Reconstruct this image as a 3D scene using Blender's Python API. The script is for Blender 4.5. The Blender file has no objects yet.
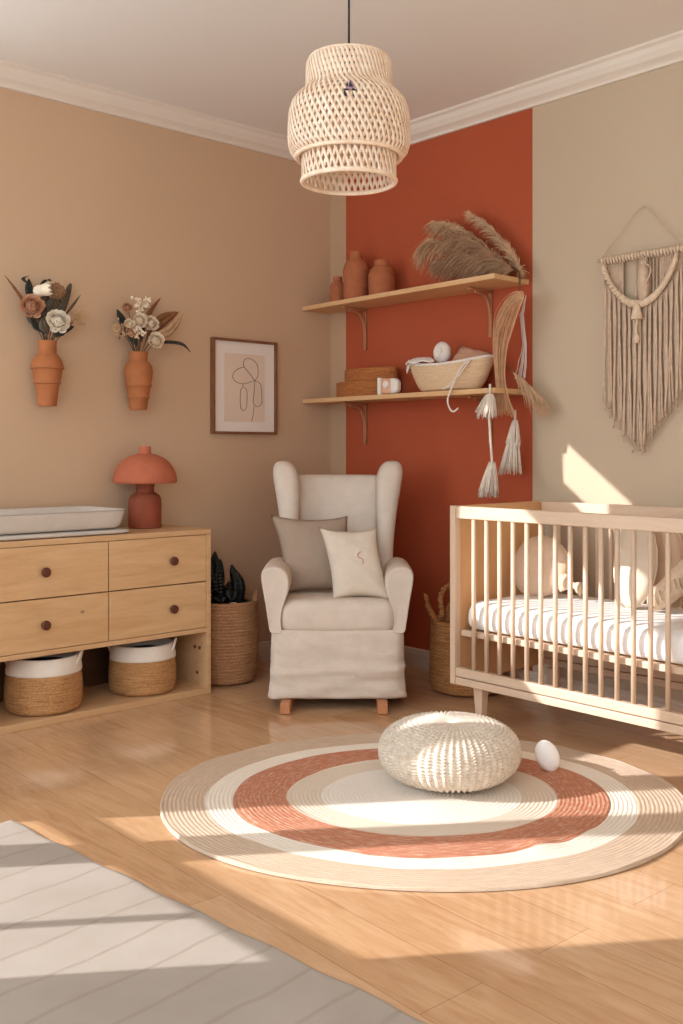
import bpy, bmesh, math, random
from mathutils import Vector, Matrix, noise
sc = bpy.context.scene
COL = sc.collection
PI = math.pi
random.seed(7)

# ------------------------------------------------------------------ helpers
# U runs along the back wall (world x), V runs out from it (world -y)
def W(U, V, z=0.0): return Vector((U, -V, z))

def lin(c):
    c = c / 255.0
    return c / 12.92 if c <= 0.04045 else ((c + 0.055) / 1.055) ** 2.4
def rgb(r, g, b): return (lin(r), lin(g), lin(b), 1.0)

class MB:
    def __init__(s): s.bm = bmesh.new()
    def box(s, c, d, rot=None):
        m = Matrix.Translation(c)
        if rot is not None: m = m @ rot.to_4x4()
        m = m @ Matrix.Diagonal((d[0], d[1], d[2], 1))
        bmesh.ops.create_cube(s.bm, size=1, matrix=m); return s
    def faces(s, vs, fs, mi=0):
        v = [s.bm.verts.new(p) for p in vs]
        for f in fs:
            try:
                q = s.bm.faces.new([v[i] for i in f]); q.material_index = mi
            except ValueError: pass
        return v
    def loft(s, rings, cap=True, close=False):
        n = len(rings[0]); R = [[s.bm.verts.new(p) for p in r] for r in rings]
        m = len(R)
        for i in range(m if close else m - 1):
            a, b = R[i], R[(i + 1) % m]
            for j in range(n):
                k = (j + 1) % n
                try: s.bm.faces.new((a[j], a[k], b[k], b[j]))
                except ValueError: pass
        if cap and not close:
            s.bm.faces.new(R[0][::-1]); s.bm.faces.new(R[-1])
        return s
    def tube(s, pts, r, n=8, flat=1.0, cap=True, close=False):
        pts = [Vector(p) for p in pts]; rings = []; N = len(pts); prev = None
        for i, p in enumerate(pts):
            if close: t = pts[(i + 1) % N] - pts[i - 1]
            else: t = pts[min(i + 1, N - 1)] - pts[max(i - 1, 0)]
            if t.length < 1e-9: t = Vector((0, 0, 1))
            t.normalize()
            if prev is None:
                a = Vector((0, 0, 1)) if abs(t.z) < .9 else Vector((0, 1, 0))
                u = t.cross(a).normalized()
            else:
                u = prev - t * prev.dot(t)
                u = u.normalized() if u.length > 1e-6 else t.orthogonal().normalized()
            prev = u; w = t.cross(u)
            rr = r[i] if isinstance(r, (list, tuple)) else r
            rings.append([p + (u * math.cos(2 * PI * k / n) + w * flat * math.sin(2 * PI * k / n)) * rr for k in range(n)])
        return s.loft(rings, cap and not close, close)
    def lathe(s, prof, n=48, c=(0, 0, 0), sx=1, sy=1, rf=None, cap=(True, True)):
        rings = []
        for i, (r, z) in enumerate(prof):
            ring = []
            for k in range(n):
                a = 2 * PI * k / n
                q = r * (rf(a, i / (len(prof) - 1)) if rf else 1)
                ring.append(Vector((c[0] + q * sx * math.cos(a), c[1] + q * sy * math.sin(a), c[2] + z)))
            rings.append(ring)
        s.loft(rings, False)
        vs = list(s.bm.verts)[-n * len(prof):]
        if cap[0]: s.bm.faces.new(vs[:n][::-1])
        if cap[1]: s.bm.faces.new(vs[-n:])
        return s
    def grid(s, fn, nu, nv, wrap=False):
        vs = [[s.bm.verts.new(fn(i / nu, j / nv)) for j in range(nv + (0 if wrap else 1))] for i in range(nu + 1)]
        m = len(vs[0])
        for i in range(nu):
            for j in range(nv):
                a, b, c, d = vs[i][j], vs[i + 1][j], vs[i + 1][(j + 1) % m], vs[i][(j + 1) % m]
                try: s.bm.faces.new((a, b, c, d))
                except ValueError: pass
        return s
    def ball(s, c, r, seg=16, rings=10, rot=None):
        if isinstance(r, (int, float)): r = (r, r, r)
        m = Matrix.Translation(c)
        if rot is not None: m = m @ rot.to_4x4()
        bmesh.ops.create_uvsphere(s.bm, u_segments=seg, v_segments=rings, radius=1, matrix=m @ Matrix.Diagonal((r[0], r[1], r[2], 1)))
        return s
    def build(s, name, mat, parent=None, loc=None, rotz=0, smooth=True, bevel=0, sub=0, solid=0, seg=2):
        bmesh.ops.recalc_face_normals(s.bm, faces=s.bm.faces[:])
        me = bpy.data.meshes.new(name); s.bm.to_mesh(me); s.bm.free()
        o = bpy.data.objects.new(name, me); COL.objects.link(o)
        for m in (mat if isinstance(mat, (list, tuple)) else [mat]): me.materials.append(m)
        if parent is not None: o.parent = parent
        if loc is not None: o.location = loc
        o.rotation_euler.z = rotz
        if smooth:
            me.shade_smooth()
            if bevel or smooth == 'auto':
                me.set_sharp_from_angle(angle=math.radians(50))
        if solid:
            m = o.modifiers.new('s', 'SOLIDIFY'); m.thickness = solid; m.offset = 0
        if bevel:
            m = o.modifiers.new('b', 'BEVEL'); m.width = bevel; m.segments = seg; m.limit_method = 'ANGLE'; m.angle_limit = math.radians(40)
        if sub:
            m = o.modifiers.new('u', 'SUBSURF'); m.levels = sub; m.render_levels = sub
        return o

def tag(o, label, cat, group=None):
    o['label'] = label; o['category'] = cat
    if group: o['group'] = group
    return o
def thing(name, label, cat, loc, rotz=0, group=None):
    o = bpy.data.objects.new(name, None); COL.objects.link(o)
    o.location = loc; o.rotation_euler.z = rotz; o.empty_display_size = .1
    return tag(o, label, cat, group)
def struct(o): o['kind'] = 'structure'; return o
def smoothstep(a, b, x):
    t = max(0, min(1, (x - a) / (b - a))); return t * t * (3 - 2 * t)
def bez(P, n=24):
    P = [Vector(p) for p in P]; out = []
    # Catmull-Rom through the points
    Q = [2 * P[0] - P[1]] + P + [2 * P[-1] - P[-2]]
    for i in range(1, len(Q) - 2):
        for k in range(n):
            t = k / n; a, b, c, d = Q[i - 1], Q[i], Q[i + 1], Q[i + 2]
            out.append(.5 * ((2 * b) + (c - a) * t + (2 * a - 5 * b + 4 * c - d) * t * t + (3 * b - a - 3 * c + d) * t ** 3))
    out.append(P[-1]); return out
def rrect(cx, cy, wx, wy, z, r, n=5, ax='z'):
    pts = []
    r = min(r, wx / 2 * .99, wy / 2 * .99)
    for (sx, sy, a0) in ((1, 1, 0), (-1, 1, PI / 2), (-1, -1, PI), (1, -1, 1.5 * PI)):
        for k in range(n + 1):
            a = a0 + PI / 2 * k / n
            pts.append(Vector((cx + sx * (wx / 2 - r) + r * math.cos(a), cy + sy * (wy / 2 - r) + r * math.sin(a), z)))
    return pts

# ------------------------------------------------------------------ materials
MATS = {}
class N:
    def __init__(s, name):
        s.m = bpy.data.materials.new(name); s.m.use_nodes = True; s.t = s.m.node_tree
        s.b = s.t.nodes['Principled BSDF']; MATS[name] = s.m
        s.tc = s.t.nodes.new('ShaderNodeTexCoord'); s.co = s.tc.outputs['Object']
    def n(s, typ, **kw):
        x = s.t.nodes.new(typ)
        for k, v in kw.items():
            if k in x.inputs: x.inputs[k].default_value = v
            else: setattr(x, k, v)
        return x
    def l(s, a, b): s.t.links.new(a, b)
    def map(s, scale=(1, 1, 1), rot=(0, 0, 0), loc=(0, 0, 0)):
        m = s.n('ShaderNodeMapping'); m.inputs['Scale'].default_value = scale; m.inputs['Rotation'].default_value = rot; m.inputs['Location'].default_value = loc
        s.l(s.co, m.inputs['Vector']); return m.outputs[0]
    def noise(s, scale, vec=None, detail=4, rough=.55, dist=0):
        x = s.n('ShaderNodeTexNoise'); x.inputs['Scale'].default_value = scale; x.inputs['Detail'].default_value = detail
        x.inputs['Roughness'].default_value = rough; x.inputs['Distortion'].default_value = dist
        s.l(vec or s.co, x.inputs['Vector']); return x.outputs[0]
    def ramp(s, fac, stops, interp='LINEAR'):
        r = s.n('ShaderNodeValToRGB'); e = r.color_ramp; e.interpolation = interp
        while len(e.elements) < len(stops): e.elements.new(.5)
        for i, (p, c) in enumerate(stops):
            e.elements[i].position = p; e.elements[i].color = c
        s.l(fac, r.inputs[0]); return r.outputs[0]
    def math(s, op, a, b=None, c=None):
        x = s.n('ShaderNodeMath', operation=op)
        for i, v in enumerate((a, b, c)):
            if v is None: continue
            if isinstance(v, (int, float)): x.inputs[i].default_value = v
            else: s.l(v, x.inputs[i])
        return x.outputs[0]
    def mix(s, f, a, b, mode='MIX'):
        x = s.n('ShaderNodeMix', data_type='RGBA', blend_type=mode)
        for k, v in ((0, f), (6, a), (7, b)):
            if isinstance(v, (int, float)): x.inputs[k].default_value = v
            elif isinstance(v, tuple): x.inputs[k].default_value = v
            else: s.l(v, x.inputs[k])
        return x.outputs[2]
    def color(s, c):
        if isinstance(c, tuple): s.b.inputs['Base Color'].default_value = c
        else: s.l(c, s.b.inputs['Base Color'])
    def bump(s, h, strength=.3, dist=.01):
        x = s.n('ShaderNodeBump'); x.inputs['Strength'].default_value = strength; x.inputs['Distance'].default_value = dist
        s.l(h, x.inputs['Height']); s.l(x.outputs[0], s.b.inputs['Normal'])
    def rough(s, v):
        if isinstance(v, (int, float)): s.b.inputs['Roughness'].default_value = v
        else: s.l(v, s.b.inputs['Roughness'])

def sc_(c, k): return (c[0] * k, c[1] * k, c[2] * k, 1)
def plain(name, c, rough=.7, var=.12, scale=20, bump=0, bscale=200, sheen=0, spec=None, trans=0):
    m = N(name); f = m.noise(scale)
    m.color(m.ramp(f, [(.3, sc_(c, 1 - var)), (.7, sc_(c, 1 + var))])); m.rough(rough)
    if bump: m.bump(m.noise(bscale, detail=2), bump, .003)
    if sheen: m.b.inputs['Sheen Weight'].default_value = sheen
    if spec is not None: m.b.inputs['Specular IOR Level'].default_value = spec
    return m.m
def fabric(name, c, scale=900, bump=.25, var=.06, crease=0):
    m = N(name); n1 = m.noise(14, detail=5); n2 = m.noise(scale * .4, detail=2)
    m.color(m.ramp(m.math('ADD', m.math('MULTIPLY', n1, .6), m.math('MULTIPLY', n2, .4)), [(.35, sc_(c, 1 - var)), (.65, sc_(c, 1 + var))]))
    m.rough(.95)
    if crease: m.bump(m.math('ADD', m.math('MULTIPLY', n2, .12), m.math('MULTIPLY', m.noise(7, m.map((1, 1, 1.8)), 3, .5, .8), 1.0)), crease, .02)
    else: m.bump(n2, bump, .002); m.b.inputs['Sheen Weight'].default_value = .15
    m.b.inputs['Specular IOR Level'].default_value = .15; return m.m
def wood(name, c1, c2, scale=(1.2, 14, 14), rough=.5, knots=0, bump=.08):
    m = N(name); v = m.map(scale)
    a = m.noise(1.6, v, 5, .6, 1.2); b = m.noise(9, v, 3, .6, .4)
    f = m.math('ADD', m.math('MULTIPLY', a, .7), m.math('MULTIPLY', b, .3))
    col = m.ramp(f, [(.32, c1), (.68, c2)])
    if knots:
        vo = m.n('ShaderNodeTexVoronoi'); vo.inputs['Scale'].default_value = 4.2
        m.l(m.map((1, .8, 1.2)), vo.inputs['Vector'])
        k = m.ramp(vo.outputs['Distance'], [(.012, (1, 1, 1, 1)), (.045, (0, 0, 0, 1))])
        col = m.mix(k, col, sc_(c1, .35))
    m.color(col); m.rough(rough); m.bump(f, bump, .004); return m.m

# walls
m = N('left_wall_paint'); m.color(m.ramp(m.noise(.8, detail=2), [(.3, rgb(200, 166, 134)), (.7, rgb(204, 171, 139))])); m.rough(.85); m.bump(m.noise(180, detail=2), .06, .002)
WALL_L = m.m
m = N('back_wall_paint')
sx = m.n('ShaderNodeSeparateXYZ'); m.l(m.co, sx.inputs[0])
beige = m.ramp(m.noise(.8, detail=2), [(.3, rgb(192, 169, 142)), (.7, rgb(196, 174, 147))])
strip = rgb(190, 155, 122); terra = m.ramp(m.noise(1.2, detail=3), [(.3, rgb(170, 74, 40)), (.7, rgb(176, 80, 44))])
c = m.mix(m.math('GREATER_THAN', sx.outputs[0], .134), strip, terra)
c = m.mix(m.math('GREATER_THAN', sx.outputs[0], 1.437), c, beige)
m.color(c); m.rough(.85); m.bump(m.noise(180, detail=2), .06, .002); WALL_B = m.m
CEIL = plain('ceiling_paint', rgb(232, 225, 216), .9, .01, 2)
ROOMW = plain('far_wall_paint', rgb(238, 234, 226), .9, .01, 2)
TRIM = plain('trim_paint', rgb(226, 212, 196), .6, .02, 5)
BASEB = plain('baseboard_paint', rgb(212, 192, 172), .6, .02, 5)
PLAIN_W = plain('window_frame_paint', rgb(235, 228, 218), .5, .02)
# floor
m = N('oak_planks')
mp = m.map((1, 1, 1), (0, 0, math.radians(2)))
def brick(mo):
    b = m.n('ShaderNodeTexBrick'); m.l(mp, b.inputs['Vector'])
    b.offset = .37; b.inputs['Scale'].default_value = 1; b.inputs['Brick Width'].default_value = 1.15; b.inputs['Row Height'].default_value = .19
    b.inputs['Mortar Size'].default_value = mo; b.inputs['Mortar Smooth'].default_value = .3
    b.inputs['Color1'].default_value = (0, 0, 0, 1); b.inputs['Color2'].default_value = (1, 1, 1, 1); b.inputs['Mortar'].default_value = (.5, .5, .5, 1)
    b.inputs['Bias'].default_value = 0; return b
b = brick(.0012)
v = m.map((1.4, 11, 1)); g1 = m.noise(2.2, v, 6, .6, 1.6); g2 = m.noise(14, v, 3)
f = m.math('ADD', m.math('MULTIPLY', g1, .7), m.math('MULTIPLY', g2, .15)); f = m.math('ADD', f, m.math('MULTIPLY', b.outputs[0], .2))
col = m.ramp(f, [(.3, rgb(182, 136, 96)), (.55, rgb(200, 158, 119)), (.8, rgb(212, 173, 136))])
col = m.mix(m.math('MULTIPLY', b.outputs['Fac'], .55), col, rgb(120, 75, 42))
m.color(col); m.rough(m.ramp(g2, [(.3, (.06, .06, .06, 1)), (.7, (.12, .12, .12, 1))])); m.b.inputs['Specular IOR Level'].default_value = .55
m.bump(m.math('SUBTRACT', m.math('MULTIPLY', g1, .25), b.outputs['Fac']), .08, .004)
FLOOR = m.m

PINE = wood('pale_pine', rgb(200, 156, 110), rgb(218, 178, 134), (14, 1.2, 14), .5, 0)
PINE_Y = wood('pale_pine_drawer', rgb(202, 156, 108), rgb(222, 182, 136), (14, 1.1, 9), .5, 1)
CRIBW = wood('crib_beech', rgb(206, 174, 146), rgb(220, 192, 164), (1.5, 12, 12), .45)
CRIBV = wood('crib_beech_upright', rgb(206, 174, 146), rgb(220, 192, 164), (12, 12, 1.5), .45)
CRIBP = wood('crib_end_grain', rgb(204, 150, 100), rgb(218, 170, 120), (9, 9, .8), .45)
SHELFW = wood('shelf_pine', rgb(206, 158, 108), rgb(222, 178, 130), (1.2, 14, 14), .5)
BRKT = wood('bracket_wood', rgb(160, 104, 66), rgb(178, 120, 80), (9, 9, 2), .5)
ROCK = wood('rocker_wood', rgb(176, 112, 70), rgb(196, 134, 90), (9, 2, 9), .45)
KNOB = wood('dark_knob_wood', rgb(74, 32, 18), rgb(108, 52, 30), (20, 20, 20), .35)
FRAMEW = wood('picture_frame_wood', rgb(112, 68, 40), rgb(136, 86, 54), (8, 8, 8), .5)
CHAIR = fabric('chair_linen', rgb(213, 196, 180), crease=.35)
PIL_T = fabric('taupe_linen', rgb(164, 142, 124), crease=.4)
PIL_W = fabric('ivory_linen', rgb(214, 198, 180), crease=.35)
PAPER = plain('mat_board', rgb(232, 218, 206), .8, .01)
PAPER2 = plain('art_paper', rgb(222, 198, 176), .8, .03, 6)
INK = plain('brown_ink', rgb(96, 74, 54), .8, .02)
TERRA = plain('terracotta', rgb(172, 106, 66), .85, .12, 9, .25, 60, spec=.2)
TERRA_D = plain('terracotta_dark_shade', rgb(146, 76, 54), .7, .1, 12, .2, 60, spec=.2)
TERRA_P = plain('terracotta_pink_shade', rgb(184, 104, 76), .8, .07, 14, .3, 40, spec=.2)
BOTT = plain('red_clay', rgb(172, 102, 68), .85, .12, 14, .3, 60, spec=.2)
ROPE = None
def ropemat(name, c1, c2, zs=60):
    m = N(name); v = m.map((3, 3, zs)); a = m.noise(4, v, 3); b = m.noise(120, detail=2)
    f = m.math('ADD', m.math('MULTIPLY', a, .6), m.math('MULTIPLY', b, .4))
    m.color(m.ramp(f, [(.35, c1), (.65, c2)])); m.rough(.9); m.bump(b, .5, .003); m.b.inputs['Specular IOR Level'].default_value = .2; return m.m
JUTE = ropemat('jute_rope', rgb(156, 108, 66), rgb(206, 158, 108))
JUTE_D = ropemat('jute_rope_brown', rgb(140, 96, 64), rgb(188, 142, 102))
SEAG = ropemat('seagrass_rope', rgb(140, 88, 50), rgb(200, 146, 92))
WICK = ropemat('wicker_brown', rgb(140, 80, 42), rgb(192, 122, 70), 90)
COTTON = fabric('white_cotton_band', rgb(232, 220, 206))
GREY = fabric('grey_changing_pad', rgb(206, 194, 182))
GREY_D = fabric('grey_changing_inner', rgb(186, 174, 162))
KNIT = None
m = N('cream_knit'); m.color(m.ramp(m.noise(60, detail=3), [(.3, rgb(202, 184, 164)), (.7, rgb(230, 215, 197))])); m.rough(.95); m.bump(m.noise(300), .4, .003); m.b.inputs['Sheen Weight'].default_value = .2; m.b.inputs['Specular IOR Level'].default_value = .1; KNIT = m.m
m = N('rattan_weave'); m.color(m.ramp(m.noise(30, detail=3), [(.3, rgb(232, 198, 166)), (.7, rgb(248, 226, 202))])); m.rough(.6); m.b.inputs['Specular IOR Level'].default_value = .3
m.b.inputs['Subsurface Weight'].default_value = 0; RATTAN = m.m
BLACK = plain('black_cord', rgb(24, 20, 18), .6, .02)
DARKTAG = plain('dark_tag', rgb(34, 22, 24), .6, .05)
PURPTAG = plain('mauve_tag', rgb(164, 130, 140), .7, .05)
LEAF = plain('dark_leaf', rgb(16, 20, 16), .42, .25, 12)
LEAF_B = plain('black_green_dried_leaf', rgb(44, 46, 40), .6, .25, 20)
LEAF_BR = plain('brown_dried_leaf', rgb(142, 92, 54), .7, .15, 20)
LEAF_T = plain('tan_dried_leaf', rgb(196, 160, 120), .75, .12, 20)
LEAF_G = plain('grey_dried_leaf', rgb(96, 84, 68), .75, .2, 20)
STEM = plain('dried_stem', rgb(104, 72, 44), .8, .15, 20)
FL_C = plain('cream_petals', rgb(240, 222, 196), .8, .08, 30)
FL_W = plain('white_petals', rgb(246, 234, 216), .8, .06, 30)
FL_P = plain('peach_petals', rgb(214, 164, 128), .8, .1, 30)
FL_B = plain('brown_seed_head', rgb(150, 112, 78), .9, .3, 90, .6, 120)
PAMP = plain('pampas_fibre', rgb(206, 168, 130), .8, .14, 30)
PAMP_D = plain('pampas_fibre_brown', rgb(176, 136, 102), .8, .16, 30)
RAFF = plain('raffia_fibre', rgb(212, 164, 122), .7, .12, 30)
MACR = plain('macrame_cord', rgb(204, 176, 150), .9, .12, 40, .4, 150, spec=.1)
MACR_L = plain('macrame_braid', rgb(216, 190, 162), .9, .12, 60, .5, 150, spec=.1)
TASSEL = plain('white_tassel_cotton', rgb(222, 206, 188), .9, .08, 40, .4, 150, spec=.1)
SHEET = fabric('white_sheet', rgb(240, 234, 228), var=.02, bump=.1)
MOSES = ropemat('pale_palm_weave', rgb(206, 170, 132), rgb(226, 194, 158), 70)
CUSH = fabric('peach_beige_cushion', rgb(216, 184, 156))
CUSH_O = fabric('oat_cushion', rgb(220, 202, 180))
MUSLIN = fabric('pale_muslin', rgb(226, 212, 200))
BLUSH = fabric('blush_pillow', rgb(186, 138, 110))
BOXW = plain('white_box_card', rgb(226, 220, 208), .6, .02)
BOXP = plain('pink_toy_paint', rgb(220, 164, 130), .5, .05)
PEBBLE = plain('white_felt', rgb(248, 244, 240), .8, .01)
DARKIN = plain('basket_inner_darkness', rgb(30, 24, 22), .9, .1)  # near-black colour standing in for the shade inside the baskets
SOIL = plain('dark_pot', rgb(24, 20, 18), .6, .1)
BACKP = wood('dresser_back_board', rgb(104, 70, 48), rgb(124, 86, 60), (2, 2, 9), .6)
EMB = plain('red_thread', rgb(176, 90, 76), .8, .05)

# ------------------------------------------------------------------ room
H = 2.86; E_ = 5.3; S_ = 4.35; T = .05
def wallmesh(name, mat, fixed, rng, holes, axis):
    """axis 'x': plane x=fixed0..fixed1 running along V; axis 'y': plane V=fixed0..fixed1 running along U"""
    b = MB(); a0, a1 = rng
    cuts = sorted(set([a0, a1] + [h[0] for h in holes] + [h[1] for h in holes]))
    def put(p, q, z0, z1):
        if z1 - z0 < 1e-4: return
        f0, f1 = fixed
        if axis == 'x': b.box(((f0 + f1) / 2, -(p + q) / 2, (z0 + z1) / 2), (abs(f1 - f0), q - p, z1 - z0))
        else: b.box(((p + q) / 2, -(f0 + f1) / 2, (z0 + z1) / 2), (q - p, abs(f1 - f0), z1 - z0))
    for p, q in zip(cuts[:-1], cuts[1:]):
        hs = [h for h in holes if h[0] <= p + 1e-6 and h[1] >= q - 1e-6]
        if not hs: put(p, q, 0, H)
        else:
            h = hs[0]; put(p, q, 0, h[2]); put(p, q, h[3], H)
    return struct(b.build(name, mat, smooth=False))
struct(MB().box((E_ / 2, -S_ / 2, -.05), (E_ + .3, S_ + .3, .1)).build('floor', FLOOR, smooth=False))
struct(MB().box((E_ / 2, -S_ / 2, H + .05), (E_ + .3, S_ + .3, .1)).build('ceiling', CEIL, smooth=False))
wl_holes = [(2.30, 2.88, 2.26, 2.495), (2.93, 4.30, 1.72, 2.45)]
wf_holes = [(.02, 1.28, .25, 2.55), (2.35, 4.95, .85, 2.6)]  # second, wider opening is added out of view for fill light
wallmesh('wall_left', WALL_L, (-T, 0), (-.15, S_ + .15), wl_holes, 'x')
wallmesh('wall_back', WALL_B, (-T, 0), (0, E_), [], 'y')
wallmesh('wall_right', ROOMW, (E_, E_ + T), (-.15, S_ + .15), [], 'x')
wallmesh('wall_front', ROOMW, (S_, S_ + T), (0, E_), wf_holes, 'y')
# window bars
b = MB(); b.box(W(.437, S_ + .025, 1.4), (.175, .03, 2.3)); b.box(W(.65, S_ + .025, 1.088), (1.26, .03, .07)); b.box(W(.965, S_ + .025, .66), (.022, .03, .8))
struct(b.build('window_3', PLAIN_W, smooth=False))
b = MB(); b.box(W(3.65, S_ + .025, 1.72), (.06, .05, 1.75)); b.box(W(3.65, S_ + .025, .88), (2.6, .06, .05)); b.box(W(3.65, S_ + .025, 2.57), (2.6, .06, .05))  # bars of the unseen window added to brighten the room
struct(b.build('added_fill_window', PLAIN_W, smooth=False))
b = MB(); b.box(W(-.025, 2.59, 2.264), (.04, .58, .010)); struct(b.build('window_1', PLAIN_W, smooth=False))
b = MB(); b.box(W(-.025, 3.615, 1.727), (.04, 1.37, .016)); struct(b.build('window_2', PLAIN_W, smooth=False))
# crown moulding: profile (out from the wall, down from the ceiling)
CP = [(0, 0), (.085, 0), (.085, .012), (.07, .02), (.062, .04), (.045, .062), (.022, .075), (.014, .082), (.014, .094), (0, .094)]
BP = [(0, 0), (.016, 0), (.016, .075), (.012, .082), (.012, .092), (.006, .1), (0, .1)]
def runprof(name, prof, p0, p1, out, up, mat):
    b = MB(); p0, p1, out = Vector(p0), Vector(p1), Vector(out)
    rings = [[p + out * a + Vector((0, 0, up * c)) for a, c in prof] for p in (p0, p1)]
    b.loft(rings); return struct(b.build(name, mat, smooth=False))
runprof('trim_1', CP, W(0, 0, H), W(0, S_, H), (1, 0, 0), -1, TRIM)
runprof('trim_2', CP, W(0, 0, H), W(E_, 0, H), (0, -1, 0), -1, TRIM)
runprof('trim_3', CP, W(E_, 0, H), W(E_, S_, H), (-1, 0, 0), -1, TRIM)
runprof('trim_4', CP, W(0, S_, H), W(E_, S_, H), (0, 1, 0), -1, TRIM)
runprof('baseboard_left', BP, W(0, 0, 0), W(0, S_, 0), (1, 0, 0), 1, BASEB)
runprof('baseboard_back', BP, W(0, 0, 0), W(E_, 0, 0), (0, -1, 0), 1, BASEB)
runprof('baseboard_right', BP, W(E_, 0, 0), W(E_, S_, 0), (-1, 0, 0), 1, BASEB)

# ------------------------------------------------------------------ dresser
def dresser():
    V0, V1, D, Ht = 1.135, 2.33, .427, .775
    t = thing('dresser', 'pale pine dresser with four drawers and an open shelf along the left wall', 'dresser', W(0, V0, 0))
    L = V1 - V0; th = .024
    X0 = .018
    def bx(name, mat, x0, x1, v0, v1, z0, z1, bev=.002, parent=t):
        return MB().box(((x0 + x1) / 2, -(v0 + v1) / 2, (z0 + z1) / 2), (x1 - x0, v1 - v0, z1 - z0)).build(name, mat, parent, bevel=bev)
    bx('top_board', PINE, X0, D, 0, L, Ht - th, Ht)
    for v in (0, L - th): bx('side_panel', PINE, X0, D, v, v + th, .0005, Ht - th - .0005)
    bx('bottom_board', PINE, X0, D, th, L - th, .0, .03)
    bx('middle_board', PINE, X0 + .01, D, th, L - th, .292, .313)
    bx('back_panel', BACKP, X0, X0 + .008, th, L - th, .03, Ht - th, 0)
    bx('divider', PINE, X0 + .02, D - .03, 1.673 - V0 - .01, 1.673 - V0 + .01, .313, Ht - th)
    Vm = 1.673 - V0
    for (v0, v1, kv) in ((th, Vm, 1.351 - V0), (Vm, L - th, 1.975 - V0)):
        for (z0, z1) in ((.313, .53), (.53, Ht - th)):
            g = .0025
            d = MB().box((D - .012, -(v0 + v1) / 2, (z0 + z1) / 2), (.02, v1 - v0 - 2 * g, z1 - z0 - 2 * g)).build('drawer', PINE_Y, t, bevel=.0015)
            kz = (z0 + z1) / 2 + (.0 if z0 > .5 else .0)
            kb = MB(); kb.lathe([(.009, 0), (.009, .008), (.013, .012), (.0195, .017), (.0205, .024), (.0195, .029), (.014, .0315), (.0135, .0295), (.004, .0295)], 24)
            for v in kb.bm.verts: v.co = Vector((v.co.z + D - .002, v.co.y - kv, v.co.x + kz))
            kb.build('knob', KNOB, d, smooth='auto')
    # two dark screw caps inside the right-hand side panel
    for (x, z) in ((.33, .21), (.37, .21), (.35, .09)):
        b = MB().lathe([(.008, 0), (.008, .003)], 14)
        for v in b.bm.verts: v.co = Vector((v.co.x + x, -th - v.co.z, v.co.y + z))
        b.build('screw_cap', KNOB, t, smooth=False)
dresser()

# changing pad
def changing_pad():
    t = thing('changing_pad', 'pale grey padded changing mat with raised sides on top of the dresser', 'changing mat', W(.215, 1.915, .775))
    # base mat
    b = MB(); R = []
    for z, g in ((.0, -.008), (.006, 0), (.016, 0), (.022, -.008)):
        R.append(rrect(0, 0, .39 + 2 * g, .76 + 2 * g, z, .06))
    b.loft(R); b.build('base_mat', GREY, t, sub=1)
    # tray: walls slope outward
    b = MB(); R = []
    def ring(wx, wy, z, r, dip=0):
        P = rrect(0, 0, wx, wy, z, r)
        for p in P: p.z += dip * (1 - abs(p.y) / (wy / 2)) * 0
        return P
    for wx, wy, z, r in ((.33, .66, .022, .04), (.345, .675, .03, .05), (.375, .715, .098, .05), (.37, .71, .108, .05), (.345, .685, .110, .045), (.325, .665, .098, .045), (.28, .60, .045, .06), (.24, .56, .038, .06)):
        R.append(ring(wx, wy, z, r))
    b.loft(R); b.build('raised_side', GREY, t, sub=1)
    b = MB(); b.tube(rrect(0, 0, .372, .712, .106, .05), .0035, 6, close=True); b.build('piping', GREY_D, t)
changing_pad()

# table lamp
def table_lamp():
    t = thing('table_lamp', 'terracotta mushroom lamp with dome shade standing on the dresser', 'lamp', W(.16, 1.33, .775))
    pr = [(.07, 0), (.077, .004), (.078, .02), (.078, .12), (.076, .14), (.068, .156), (.052, .166), (.044, .17), (.042, .176), (.042, .205)]
    MB().lathe(pr, 48).build('base', TERRA_D, t, smooth='auto')
    MB().lathe([(.045, .196), (.045, .225), (.035, .23)], 32).build('neck', TERRA_D, t, smooth='auto')
    pr = [(.14, .218), (.150, .218)]
    for k in range(15):
        a = k / 14 * math.radians(80); pr.append((.152 * math.cos(a) ** .9, .221 + .135 * math.sin(a)))
    pr += [(.029, .357), (.028, .385), (.026, .389)]
    outer = pr[1:]
    inner = [(r - .006 if r > .03 else .02, z - .004) for r, z in outer[::-1] if z < .35]
    MB().lathe(outer + [(.02, .389), (.018, .35)] + inner, 56, cap=(False, False)).build('shade', TERRA_P, t, smooth='auto')
table_lamp()

# ------------------------------------------------------------------ wall pockets with dried flowers
def wall_vase(name, label, V, zt, zb, rs, up):
    h = zt - zb; t = thing(name, label, 'vase', W(.0805, V, zb), group=None)
    if up: P = [(.034, 0), (.041, .0), (.0415, .004), (.049, .07), (.0545, .099), (.0615, .102), (.0615, .107), (.0585, .112), (.066, .160), (.0665, .166), (.0745, .170), (.0745, .176), (.0715, .184), (.066, .208), (.056, .222), (.045, .235), (.041, .24), (.0405, .28), (.0425, .297), (.036, .297), (.034, .24)]
    else: P = [(.034, 0), (.04, .0), (.042, .004), (.0505, .056), (.0565, .06), (.0565, .064), (.0535, .069), (.0605, .112), (.0665, .116), (.0665, .121), (.063, .126), (.07, .165), (.0715, .19), (.067, .212), (.058, .228), (.047, .238), (.044, .245), (.046, .262), (.048, .283), (.042, .285), (.038, .25)]
    k = h / P[-2][1]
    P = [(r * rs, z * k) for r, z in P]
    MB().lathe(P, 56, cap=(True, False)).build('vase_body', TERRA, t, smooth='auto')
    MB().lathe([(.03 * rs, 0), (.03 * rs, .002)], 24, c=(0, 0, h * .8)).build('soil', SOIL, t)
    return t
wall_vase('wall_vase', 'ribbed terracotta wall vase holding a cream rose, the left of two', 1.79, 1.641, 1.346, 1, True)
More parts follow.
